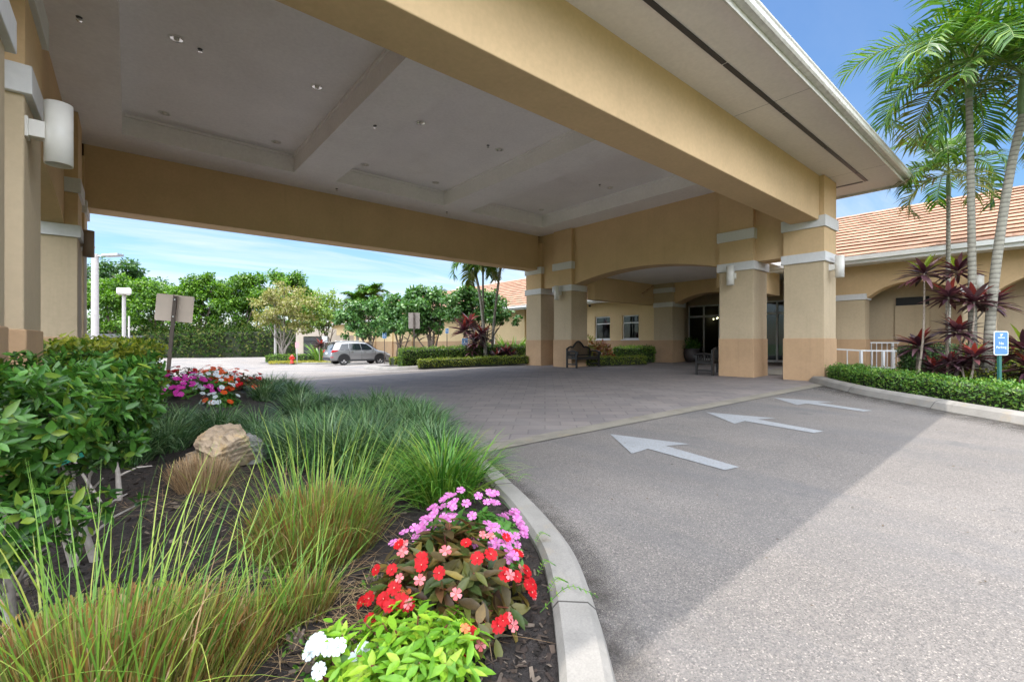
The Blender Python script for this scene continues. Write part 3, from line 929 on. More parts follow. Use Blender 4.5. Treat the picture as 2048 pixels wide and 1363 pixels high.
ac = thing('air_conditioner', 'dark grey rooftop air conditioning box above the round trees', 'air conditioner', (x, y, z - 1))
obj('housing', MB().box(x - 0.7, x + 0.7, y - 0.7, y + 0.7, z - 0.9, z + 0.12), plain('ac_grey', (0.13, 0.15, 0.17), 0.5), ac, bevel=0.03)
obj('fan_grille', MB().lathe((x, y, z + 0.12), [(0.5, 0), (0.5, 0.06), (0.42, 0.08), (0, 0.08)], 16), M_dark, ac)
obj('stand', MB().box(x - 0.6, x + 0.6, y - 0.6, y + 0.6, z - 2.4, z - 0.9), M_white, ac)

# ------------------------------------------------------------------ arcaded wing by the palms
arc = thing('arcade_wing', 'tiled wing with shallow stucco arches behind the palms and red cordylines', 'building', (20, -2, 0))
AX = 19.4
aw = [(1.92, 4.32), (-1.19, 1.21), (-4.3, -1.9), (-7.41, -5.01), (-10.52, -8.12)]
pts = [(6.5, 2.8)]
for a, b in aw:
    pts.append((b, 2.8))
    for i in range(1, 14):
        t = i / 14
        pts.append((b + (a - b) * t, 2.8 + 0.5 * (1 - (2 * t - 1) ** 2)))
    pts.append((a, 2.8))
pts += [(-13, 2.8), (-13, 3.95), (6.5, 3.95)]
obj('arch_wall', MB().prism(pts, AX, AX + 0.5, 'x'), M_beam, arc)
ends = [6.5] + [v_ for ab in [(b, a) for a, b in aw] for v_ in ab] + [-13]
for i in range(0, len(ends), 2):
    hi, lo = ends[i], ends[i + 1]
    p = obj('pier', MB().box(AX - 0.03, AX + 0.53, lo, hi, -0.2, 2.799), M_shaft, arc)
    obj('pier_base', MB().box(AX - 0.05, AX + 0.55, lo - 0.02, hi + 0.02, -0.2, 1.42), M_base, p)
    obj('cap', MB().box(AX - 0.08, AX + 0.58, lo - 0.05, hi + 0.05, 2.78, 2.98), M_band, p, bevel=0.008)
obj('back_wall', MB().box(20.9, 21.1, -13, 6.5, 1.42, 3.95), M_shaft, arc)
obj('back_plinth', MB().box(20.88, 21.1, -13, 6.5, -0.2, 1.419), M_base, arc)
obj('end_return', MB().box(AX + 0.53, 31, 6.35, 6.5, -0.2, 3.94), M_shaft, arc)
obj('porch_ceiling', MB().box(AX + 0.5, 20.9, -13, 6.35, 3.6, 3.7), M_ceil, arc)
for a, b in aw[:3]:
    m_ = (a + b) / 2 + 0.2
    d_ = obj('shutter_panel', MB().box(20.82, 20.899, m_ - 0.46, m_ + 0.46, 1.43, 2.60), M_shaft, arc, bevel=0.006)
    obj('transom_slot', MB().box(20.84, 20.898, m_ - 0.44, m_ + 0.44, 2.605, 2.88), M_black, d_)
ez = 3.95
obj('soffit', MB().box(18.45, AX + 0.3, -13, 7.3, ez, ez + 0.05), M_white, arc)
obj('fascia', MB().box(18.42, 18.45, -13, 7.3, ez - 0.05, ez + 0.22).box(18.30, 18.419, -13, 7.3, ez + 0.06, ez + 0.2), M_white, arc)
obj('roof_deck', MB().add([(18.45, -13, ez + 0.17), (18.45, 7.3, ez + 0.17), (24.4, 7.3, 6.86), (24.4, -13, 6.86), (31, -13, 3.9), (31, 7.3, 3.9)], [(0, 1, 2, 3), (3, 2, 5, 4)]), M_tile, arc)
obj('roof', tiles_along_y(18.4, ez + 0.19, 24.4, 6.9, -13, 7.3), M_tile, arc, fix=False)
# ------------------------------------------------------------------ lamps on the columns
M_lampw = plain('lamp_enamel', (0.72, 0.70, 0.66), 0.4, var=0.05)
M_lampb = plain('lamp_bronze', (0.30, 0.22, 0.17), 0.5, var=0.08)
def wall_lamp(p, d, label, m=M_lampw, hgt=0.58, r=0.108, off=0.23):
    """cylinder lamp; p: point on the wall at the bracket, d: outward direction"""
    t = thing('wall_lamp', label, 'wall lamp', p, group='cylinder lamps on the columns')
    px, py, pz = p
    cx, cy = px + d[0] * off, py + d[1] * off
    obj('lamp_cylinder', MB().lathe((cx, cy, pz), [(0.0, -hgt / 2 + 0.05), (r * 0.9, -hgt / 2 + 0.05), (r * 0.9, -hgt / 2), (r, -hgt / 2), (r, hgt / 2), (r * 0.93, hgt / 2), (r * 0.93, hgt / 2 - 0.02), (0, hgt / 2 - 0.02)], 28), m, t, smooth=False)
    for pl in t.children[0].data.polygons: pl.use_smooth = abs(pl.normal.z) < 0.5
    b = 0.065
    q = (px + d[0] * 0.02, py + d[1] * 0.02, pz); e = (px + d[0] * (off - r * 0.85), py + d[1] * (off - r * 0.85), pz)
    obj('bracket', MB().beam(q, e, 0.12, 0.15), m, t, bevel=0.004)
    q0 = (px - d[0] * 0.01, py - d[1] * 0.01, pz)
    obj('wall_plate', MB().beam(q0, q, 0.15, 0.18), m, t, bevel=0.004)
    obj('lens', MB().lathe((cx, cy, pz), [(0.0, -hgt / 2 + 0.045), (r * 0.88, -hgt / 2 + 0.045)], 20), M_bulb, t)
    return t
wall_lamp((-0.70, 5.95, 3.22), (1, 0), 'large white cylinder wall lamp seen close on the banded column beside the shrubs', off=0.21, r=0.1, hgt=0.56)
wall_lamp((-0.80, 13.9, 3.5), (1, 0), 'brownish cylinder lamp half hidden behind the shaded column edge against the sky', M_lampb, off=0.13, r=0.1)
wall_lamp((CX0, 6.42, 3.33), (-1, 0), 'white cylinder lamp on the arch column next to the corner column')
wall_lamp((CX0 + 0.45, 4.05, 3.34), (0, -1), 'white cylinder lamp on the outer side of the corner column by the tiled roof')
wall_lamp((CX0, 13.75, 3.42), (-1, 0), 'white cylinder lamp on the far arch column above the bench')
wall_lamp((AX - 0.03, 1.55, 3.08), (-1, 0), 'small white lamp on the arcade pier behind the palm trunks', hgt=0.4)

# ------------------------------------------------------------------ recessed lights and sprinkler heads
def downlight():
    t = thing('downlight', 'x', 'recessed light')
    obj('trim_ring', MB().lathe((0, 0, 0), [(0.125, 0.0), (0.125, -0.012), (0.10, -0.016), (0.092, -0.006), (0.092, 0.0)], 24), M_lampw, t, smooth=False)
    obj('reflector', MB().lathe((0, 0, 0), [(0.092, -0.008), (0.07, -0.0035), (0.045, -0.002)], 20), M_steel, t, smooth=True)
    obj('bulb', MB().lathe((0, 0, 0), [(0.045, -0.003), (0.04, -0.02), (0.022, -0.03), (0.0, -0.033)], 14), M_bulb, t, smooth=True)
    return t
dl = downlight()
names = {0.65: 'first coffer, lamp column side', 3.0: 'first coffer, thick rib side', 5.4: 'middle coffer, thick rib side', 7.8: 'middle coffer, thin rib side', 10.3: 'arch coffer, rib side', 12.6: 'arch coffer, arch side'}
rown = {6.7: 'lit beam row', 9.87: 'middle row', 13.25: 'shaded beam row'}
first = True
for y in (6.7, 9.87, 13.25):
    for x in (0.65, 3.0, 5.4, 7.8, 10.3, 12.6):
        if y == 6.7 or (x == 10.3):
            continue
        lb = 'round recessed light in the %s, %s' % (names[x], rown[y])
        if first:
            dl.location = (x, y, 6.579); dl['label'] = lb; dl['group'] = 'recessed ceiling lights'; first = False
        else:
            dup(dl, (x, y, 6.579), 0, lb)
sp = thing('sprinkler', 'x', 'sprinkler', group='sprinkler heads in the ceiling')
obj('escutcheon', MB().lathe((0, 0, 0), [(0.04, 0.0), (0.035, -0.012), (0.015, -0.014)], 12), M_dark, sp)
obj('deflector', MB().lathe((0, 0, 0), [(0.012, -0.012), (0.012, -0.05), (0.035, -0.055), (0.0, -0.06)], 10), M_steel, sp)
for i, (x, y, z, lb) in enumerate(((-0.55, 9.3, 6.1, 'sprinkler head on the plain ceiling margin by the banded columns'),
                        (4.2, 9.75, 6.1, 'sprinkler head under the thick ceiling rib'),
                        (1.0, 9.95, 6.58, 'sprinkler head beside the recessed light of the first coffer'),
                        (7.4, 9.85, 6.58, 'sprinkler head beside the light in the middle coffer'),
                        (12.1, 9.9, 6.58, 'sprinkler head beside the light in the coffer nearest the arch'),
                        (5.0, 14.5, 6.1, 'sprinkler head on the ceiling edge above the shaded beam, thick rib end'),
                        (9.0, 14.5, 6.1, 'sprinkler head on the ceiling edge above the shaded beam, thin rib end'))):
    if i == 0:
        sp.location = (x, y, z - 0.001); sp['label'] = lb
    else:
        dup(sp, (x, y, z - 0.001), 0, lb)
cm_ = thing('security_camera', 'small dark dome security camera under the wing eave above the windows', 'camera', (19.2, 16.4, 3.41))
obj('mount', MB().lathe((19.2, 16.4, 3.42), [(0.09, 0), (0.09, -0.06), (0.07, -0.08), (0, -0.08)], 14), M_lampw, cm_)
obj('dome', MB().lathe((19.2, 16.4, 3.34), [(0.075, 0), (0.07, -0.05), (0.045, -0.09), (0, -0.105)], 14), M_black, cm_, smooth=True)

# ------------------------------------------------------------------ text helper
def text_mesh(s, size, m, parent, loc, rot, name='lettering', ext=0.002):
    cu = bpy.data.curves.new(name, 'FONT')
    cu.body = s; cu.size = size; cu.align_x = 'CENTER'; cu.align_y = 'CENTER'; cu.extrude = ext
    to = bpy.data.objects.new(name, cu)
    COL.objects.link(to)
    dg = bpy.context.evaluated_depsgraph_get()
    me = bpy.data.meshes.new_from_object(to.evaluated_get(dg))
    bpy.data.objects.remove(to)
    me.materials.clear(); me.materials.append(m)
    o = bpy.data.objects.new(name, me)
    COL.objects.link(o)
    o.parent = parent; o.location = loc; o.rotation_euler = rot
    return o
# ------------------------------------------------------------------ signs
M_blue = plain('sign_blue', (0.085, 0.215, 0.43), 0.45, var=0.06, scale=12)
M_signw = plain('sign_white', (0.74, 0.78, 0.82), 0.5, var=0.03)
M_post = plain('brown_post', (0.075, 0.055, 0.042), 0.6, var=0.15)
M_gpost = plain('green_post', (0.02, 0.12, 0.10), 0.5, var=0.1)
M_back = plain('sign_back', (0.50, 0.41, 0.34), 0.55, var=0.08, scale=2.5)
M_galv = plain('galvanised', (0.42, 0.43, 0.44), 0.45, 0.6)
def sign(name, label, x, y, z0, ztop, w, h, mplate, mpost, rz, tilt=0.0, pw=0.05, group=None, zp=None, rim=None):
    """rz: direction the sign's face (-Y local) turns; plate near the top of the post"""
    t = thing(name, label, 'sign', (x, y, z0), rz, group)
    t.rotation_euler = (0, tilt, rz)
    s = MB()
    s.box(-pw / 2, pw / 2, -pw / 2 + 0.004, pw / 2, -0.3, ztop - z0 - 0.02)
    me = s.mesh('post', mpost); o = bpy.data.objects.new('post', me); COL.objects.link(o); o.parent = t
    zc_ = (zp if zp is not None else ztop) - z0
    def rr(w_, h_, r_, n=5):
        q = []
        for cx, cz, a0 in ((w_ / 2 - r_, h_ / 2 - r_, 0), (-w_ / 2 + r_, h_ / 2 - r_, 90), (-w_ / 2 + r_, -h_ / 2 + r_, 180), (w_ / 2 - r_, -h_ / 2 + r_, 270)):
            for k in range(n + 1):
                a = R(a0 + 90 * k / n)
                q.append((cx + r_ * math.cos(a), cz + r_ * math.sin(a)))
        return q
    cz = zc_ - h / 2
    pm = MB().prism([(a, b + cz) for a, b in rr(w, h, 0.035)], -pw / 2 - 0.006, -pw / 2, 'y')
    o = bpy.data.objects.new('plate', pm.mesh('plate', rim or mplate)); COL.objects.link(o); o.parent = t
    if not rim:
        for bz in (0.32, -0.32):
            bb = MB().tube([(0, pw / 2 - 0.002, cz + bz * h), (0, pw / 2 + 0.012, cz + bz * h)], 0.014, 6)
            bo = bpy.data.objects.new('bolt', bb.mesh('bolt', M_steel)); COL.objects.link(bo); bo.parent = t
    if rim:
        pm = MB().prism([(a, b + cz) for a, b in rr(w - 0.03, h - 0.03, 0.025)], -pw / 2 - 0.009, -pw / 2 - 0.006, 'y')
        f = bpy.data.objects.new('face', pm.mesh('face', mplate)); COL.objects.link(f); f.parent = o
    return t, cz, -pw / 2 - 0.0095
# NO PARKING sign in the palm bed: face towards the drive
x, y = at(1999, 8.35)
face = YAW
t, cz, fy = sign('parking_sign', 'blue no-parking sign with white lettering on green post beside the leaning palm', x, y, g(x, y) + 0.1, zpx(662, 8.35), 0.262, 0.435, M_blue, M_gpost, face, 0.0, 0.045, rim=M_signw)
text_mesh('No', 0.07, M_signw, t, (0, fy, cz - 0.005), (R(90), 0, 0))
text_mesh('Parking', 0.062, M_signw, t, (0, fy, cz - 0.075), (R(90), 0, 0))
em = MB()
em.prism([(-0.035, cz + 0.165), (0.035, cz + 0.168), (0.012, cz + 0.145), (-0.002, cz + 0.118), (-0.018, cz + 0.125), (-0.004, cz + 0.148)], fy - 0.001, fy + 0.002, 'y')
o = bpy.data.objects.new('emblem', em.mesh('emblem', M_signw)); COL.objects.link(o); o.parent = t
em = MB()
for k in range(7):
    em.box(-0.06 + k * 0.018, -0.048 + k * 0.018, fy - 0.001, fy + 0.002, cz + 0.092, cz + 0.108)
o = bpy.data.objects.new('small_lettering', em.mesh('small_lettering', M_signw)); COL.objects.link(o); o.parent = t
# sign seen from the back on a leaning brown post
x, y = at(330, 9.6)
rzb = math.atan2(-y, -x) + R(90) + R(168)
t, cz, fy = sign('road_sign', 'large pale rectangular sign seen from behind on a leaning brown post', x, y, g(x, y), zpx(588, 9.6), 0.66, 0.56, M_back, M_post, rzb, 0.0, 0.065)
t.rotation_euler = (0, R(-4.5), rzb)
x, y = at(828, 24.5)
t, cz, fy = sign('road_sign', 'grey-brown rectangular sign seen from behind on a thin post over the trimmed hedge', x, y, g(x, y), zpx(625, 24.5), 0.60, 0.85, plain('sign_back_grey', (0.25, 0.215, 0.19), 0.6), M_post, math.atan2(-y, -x) + R(90) + R(170), 0.0, 0.07)
def access_symbol(t, cz, fy, s):
    em = MB()
    em.lathe((0, 0, 0), [(0, 0)], 3) if False else None
    def disc(cx, c_z, r, n=12):
        em.prism([(cx + r * math.cos(2 * math.pi * k / n), c_z + r * math.sin(2 * math.pi * k / n)) for k in range(n)], fy - 0.002, fy + 0.002, 'y')
    disc(-0.02 * s, cz + 0.11 * s, 0.022 * s)
    em.box(-0.03 * s, -0.005 * s, fy - 0.002, fy + 0.002, cz + 0.0, cz + 0.08 * s)
    em.box(-0.004 * s, 0.05 * s, fy - 0.002, fy + 0.002, cz + 0.0, cz + 0.02 * s)
    em.box(0.035 * s, 0.055 * s, fy - 0.002, fy + 0.002, cz - 0.07 * s, cz - 0.001)
    n = 14
    for k in range(n):
        a0, a1 = R(150) + k * R(220) / n, R(150) + (k + 1) * R(220) / n
        q = [(-0.01 * s + r_ * s * math.cos(a), cz - 0.02 * s + r_ * s * math.sin(a)) for r_, a in ((0.058, a0), (0.058, a1), (0.075, a1), (0.075, a0))]
        em.prism(q, fy - 0.002, fy + 0.002, 'y')
    o = bpy.data.objects.new('wheelchair_symbol', em.mesh('wheelchair_symbol', M_signw)); COL.objects.link(o); o.parent = t
for px_, d_, zt, w_, lb in ((930, 23.2, 676, 0.32, 'blue wheelchair parking sign in front of the red cordyline and palms'),
                            (894, 29.0, 656, 0.22, 'small blue wheelchair sign against the yellow wall under the round trees'),
                            (769, 33.0, 664, 0.30, 'small blue sign above the grey car bonnet against the trees')):
    x, y = at(px_, d_)
    t, cz, fy = sign('parking_sign', lb, x, y, g(x, y), zpx(zt, d_), w_, w_ * 1.5, M_blue, M_post, math.atan2(-y, -x) + R(90), 0.0, 0.05, 'blue parking signs', rim=M_signw)
    access_symbol(t, cz, fy, w_ / 0.30)
x, y = at(594, 37.3)
t, cz, fy = sign('notice_sign', 'small pinkish sign on a grey post beside the red hydrant', x, y, g(x, y), zpx(684, 37.3), 0.28, 0.45, plain('faded_red_sign', (0.62, 0.33, 0.36), 0.5, var=0.25, scale=14), M_galv, math.atan2(-y, -x) + R(90), 0, 0.06)
x, y = at(649, 41)
t, cz, fy = sign('notice_sign', 'small pale sign on a post behind the grey car roof', x, y, g(x, y), zpx(672, 41), 0.5, 0.55, M_signw, M_galv, math.atan2(-y, -x) + R(90) + R(25), 0, 0.06)

# ------------------------------------------------------------------ light poles
def pole(px_, d_, ytop, label, r0, r1, head):
    x, y = at(px_, d_); z0 = g(x, y); zt = zpx(ytop, d_)
    t = thing('light_pole', label, 'street lamp', (x, y, z0))
    obj('pole', MB().tube([(x, y, z0 - 0.1), (x, y, zt)], [r0, r1], 12), M_polew, t, smooth=True)
    obj('pole_base', MB().lathe((x, y, z0), [(r0 * 2.4, 0), (r0 * 2.4, 0.5), (r0 * 1.3, 0.6), (0, 0.6)], 14), M_conc, t)
    if head == 'arms':
        for s_, dz in ((1, -0.1), (-1, 0.35)):
            a = obj('arm', MB().beam((x, y, zt + dz), (x + s_ * RGT[0] * 0.5, y + s_ * RGT[1] * 0.5, zt + dz + 0.02), 0.08, 0.06), M_polew, t)
            obj('lamp_head', MB().beam((x + s_ * RGT[0] * 0.5, y + s_ * RGT[1] * 0.5, zt + dz + 0.02), (x + s_ * RGT[0] * 1.35, y + s_ * RGT[1] * 1.35, zt + dz + 0.06), 0.42, 0.12), M_galv, a, bevel=0.02)
    elif head == 'box':
        h = obj('lamp_head', MB().box(x - 0.24, x + 0.24, y - 0.24, y + 0.24, zt, zt + 0.24), M_white, t, bevel=0.05)
        obj('lens', MB().box(x - 0.19, x + 0.19, y - 0.19, y + 0.19, zt - 0.02, zt - 0.001), M_bulb, h)
M_polew = plain('pole_white', (0.46, 0.43, 0.42), 0.5, var=0.08)
pole(190, 24, 508, 'tall white light pole with two flat lamp arms next to the shaded columns', 0.17, 0.15, 'arms')
pole(248, 19, 588, 'short white light pole with a boxy lamp head above the clipped hedge', 0.075, 0.065, 'box')
pole(258, 52, 632, 'thin distant grey pole in front of the bright green trees', 0.1, 0.09, None)
pole(551, 43, 600, 'thin pale pole standing in front of the olive-leaved tree', 0.13, 0.11, None)

# ------------------------------------------------------------------ hydrant, dumpster yard
M_red = plain('hydrant_red', (0.52, 0.025, 0.015), 0.4, var=0.08)
x, y = at(584, 37.0); z = g(x, y) + 0.1
hy = thing('fire_hydrant', 'red fire hydrant on the yellowish groundcover of the island', 'hydrant', (x, y, z))
obj('barrel', MB().lathe((x, y, z), [(0.17, 0), (0.17, 0.05), (0.12, 0.06), (0.12, 0.5), (0.16, 0.51), (0.16, 0.56), (0.11, 0.60), (0.05, 0.68), (0.0, 0.70)], 14), M_red, hy, smooth=True)
for dx, dy in ((0.13, 0), (-0.13, 0), (0, -0.14)):
    obj('nozzle', MB().tube([(x, y, z + 0.4), (x + dx * 1.6, y + dy * 1.6, z + 0.4)], [0.07, 0.075], 10), M_red, hy)
M_bwall = stucco('beige_block', (0.50, 0.43, 0.36), 0.08, streak=0.15)
x, y = at(612, 50); z = g(x, y)
yard = thing('dumpster_enclosure', 'beige walled dumpster enclosure with a dark gate behind the island tree', 'enclosure', (x, y, z), R(-20))
def child_local(name, mb, m, parent, **k):
    o = bpy.data.objects.new(name, mb.mesh(name, m)); COL.objects.link(o); o.parent = parent
    return o
child_local('wall', MB().box(-1.0, -0.25, -0.15, 0.15, -0.3, 3.2).box(-0.25, 2.3, -0.15, 0.15, 2.35, 3.2).box(2.3, 3.1, -0.15, 0.15, -0.3, 3.2), M_bwall, yard)
gt = child_local('gate', MB().box(-0.24, 2.29, -0.1, -0.02, 0.1, 2.3), plain('gate_grey', (0.045, 0.048, 0.05), 0.6), yard)
child_local('gate_rail', MB().box(-0.2, 2.25, -0.14, -0.1, 0.5, 0.58).box(-0.2, 2.25, -0.14, -0.1, 1.8, 1.88), M_dark, gt)
child_local('side_wall', MB().box(3.1, 7.5, -0.1, 0.1, -0.3, 2.5), M_bwall, yard)
x, y = at(195, 58); z = g(x, y)
lw = thing('low_building', 'low dark roofed building far behind the white light pole', 'building', (x, y, z), R(-40))
child_local('wall', MB().box(-6, 6, 0, 4, -0.5, 2.6), plain('mauve_wall', (0.20, 0.16, 0.17), 0.8), lw)
child_local('roof', MB().prism([(-0.6, 2.6), (4.6, 2.6), (4.6, 2.8), (2, 3.1), (-0.6, 2.8)], -6.4, 6.4, 'x'), plain('roof_light', (0.12, 0.12, 0.125), 0.8), lw)

# ------------------------------------------------------------------ benches and planter
M_wood = plain('black_bench_paint', (0.016, 0.014, 0.013), 0.45, var=0.2)
def bench():
    t = thing('garden_bench', 'x', 'bench')
    L, D = 1.45, 0.58
    def P(name, mb): return child_local(name, mb, M_wood, t)
    for x in (0.03, L - 0.03):
        P('leg', MB().box(x - 0.03, x + 0.03, 0.0, 0.06, 0, 0.80))
        P('leg', MB().box(x - 0.03, x + 0.03, D - 0.06, D, 0, 0.62))
        ar = MB()
        pts = []
        for k in range(14):
            u = k / 13
            pts.append((x, 0.03 + (D - 0.02) * u, 0.64 + 0.035 * math.sin(u * math.pi)))
        for k in range(1, 14):
            a = k / 13 * 4.6
            pts.append((x, D + 0.01 + 0.055 * math.sin(a) * (1 - k / 20), 0.585 + 0.055 * math.cos(a) * (1 - k / 20)))
        ar.tube(pts, 0.032, 8)
        a_ = P('arm', ar)
        lo = MB()
        for zz in (0.12, 0.36):
            lo.box(x - 0.02, x + 0.02, 0.061, D - 0.061, zz, zz + 0.05)
        for k in range(6):
            yy = 0.09 + k * 0.075
            lo.box(x - 0.01, x + 0.01, yy, yy + 0.025, 0.411, 0.62)
        o = child_local('side_slat', lo, M_wood, a_)
    s = MB()
    for k in range(7):
        s.box(0.0, L, 0.05 + k * 0.075, 0.05 + k * 0.075 + 0.06, 0.42, 0.445)
    P('seat', s)
    P('seat_rail', MB().box(0.06, L - 0.06, D - 0.05, D - 0.02, 0.33, 0.419))
    def topz(u):
        v = abs(u * 2 - 1)
        if v < 0.45: return 0.86 + 0.22 * math.cos(v / 0.45 * math.pi / 2)
        if v < 0.62: return 0.86 - 0.03 * math.sin((v - 0.45) / 0.17 * math.pi)
        return 0.86 - 0.1 * ((v - 0.62) / 0.38) ** 2
    b = MB()
    b.tube([(0.02 + (L - 0.04) * k / 40, 0.03, topz(k / 40)) for k in range(41)], 0.035, 8)
    b.box(0.06, L - 0.06, 0.01, 0.045, 0.47, 0.53)
    P('backrest', b)
    sl = MB()
    for k in range(19):
        u = (k + 1) / 20
        sl.box(L * u - 0.013, L * u + 0.013, 0.02, 0.036, 0.53, topz(u))
    P('back_slat', sl)
    return t
bn = bench()
bn.location = (13.75, 13.08, g(14.4, 12.7) + 0.006); bn.rotation_euler = (0, 0, 0)
# back to +Y: rotate half a turn
bn.location = (15.25, 13.05, g(14.4, 12.7) + 0.008); bn.rotation_euler = (0, 0, R(180))
bn['label'] = 'black arched-back garden bench beside the far arch column and red croton'
bn['group'] = 'black benches by the arch'
dup(bn, (13.95, 6.95, g(14.4, 7.2) + 0.008), 0, 'black garden bench tucked against the arch column by the corner column')

M_pot = plain('dark_pot', (0.055, 0.045, 0.045), 0.5, var=0.15)
pot = thing('planter', 'round dark planter pot with leafy plant beside the lobby doors', 'planter', (20.6, 11.3, g(20.6, 11.3)))
pz = g(20.6, 11.3) + 0.006
obj('pot', MB().lathe((20.6, 11.3, pz), [(0.0, 0), (0.24, 0), (0.34, 0.2), (0.37, 0.42), (0.34, 0.55), (0.37, 0.6), (0.37, 0.63), (0.32, 0.63), (0.30, 0.55), (0, 0.55)], 20), M_pot, pot, smooth=True)

# ------------------------------------------------------------------ white ramp railings
M_rail = plain('railing_white', (0.76, 0.77, 0.78), 0.4, var=0.03)
def railing(label, p0, p1, n, h=0.92, posts=2, mid=False):
    p0, p1 = np.array(p0, float), np.array(p1, float)
    t = thing('railing', label, 'railing', tuple(p0), group='white ramp railings')
    up = np.array((0, 0, 1.0))
    obj('top_rail', MB().beam(p0 + up * h, p1 + up * h, 0.06, 0.045), M_rail, t)
    obj('bottom_rail', MB().beam(p0 + up * 0.12, p1 + up * 0.12, 0.04, 0.035), M_rail, t)
    for k in range(posts + 1):
        p = p0 + (p1 - p0) * k / posts
        obj('post', MB().beam(p - up * 0.15, p + up * (h - 0.023), 0.065, 0.065, (0.6, 0.8, 0)), M_rail, t)
    for k in range(1, n):
        if (k * posts) % n == 0: continue
        p = p0 + (p1 - p0) * k / n
        obj('baluster', MB().beam(p + up * 0.137, p + up * (h - 0.024), 0.022, 0.022, (0.6, 0.8, 0)), M_rail, t)
def gp(px_, d_, z=None):
    x, y = at(px_, d_)
    return (x, y, 0.28 if z is None else z)
zr_ = 0.22
x0, y0 = at(1722, 14.0); x1, y1 = at(1860, 13.2)
railing('white railing with low rail nearest the drive behind the clipped groundcover', (x0, y0, zr_ - 0.06), (x1, y1, zr_ - 0.06), 6, 0.90, 3)
x0, y0 = at(1668, 14.6)
x2, y2 = at(1722, 14.05)
railing('short white sloping handrail joining the corner column to the railing', (x0, y0, zr_ - 0.02), (x2, y2, zr_ - 0.06), 2, 0.90, 1)
x0, y0 = at(1722, 16.6); x1, y1 = at(1850, 16.0)
railing('white baluster railing set back against the arcade wall', (x0, y0, 0.30), (x1, y1, 0.30), 12, 1.0, 2)

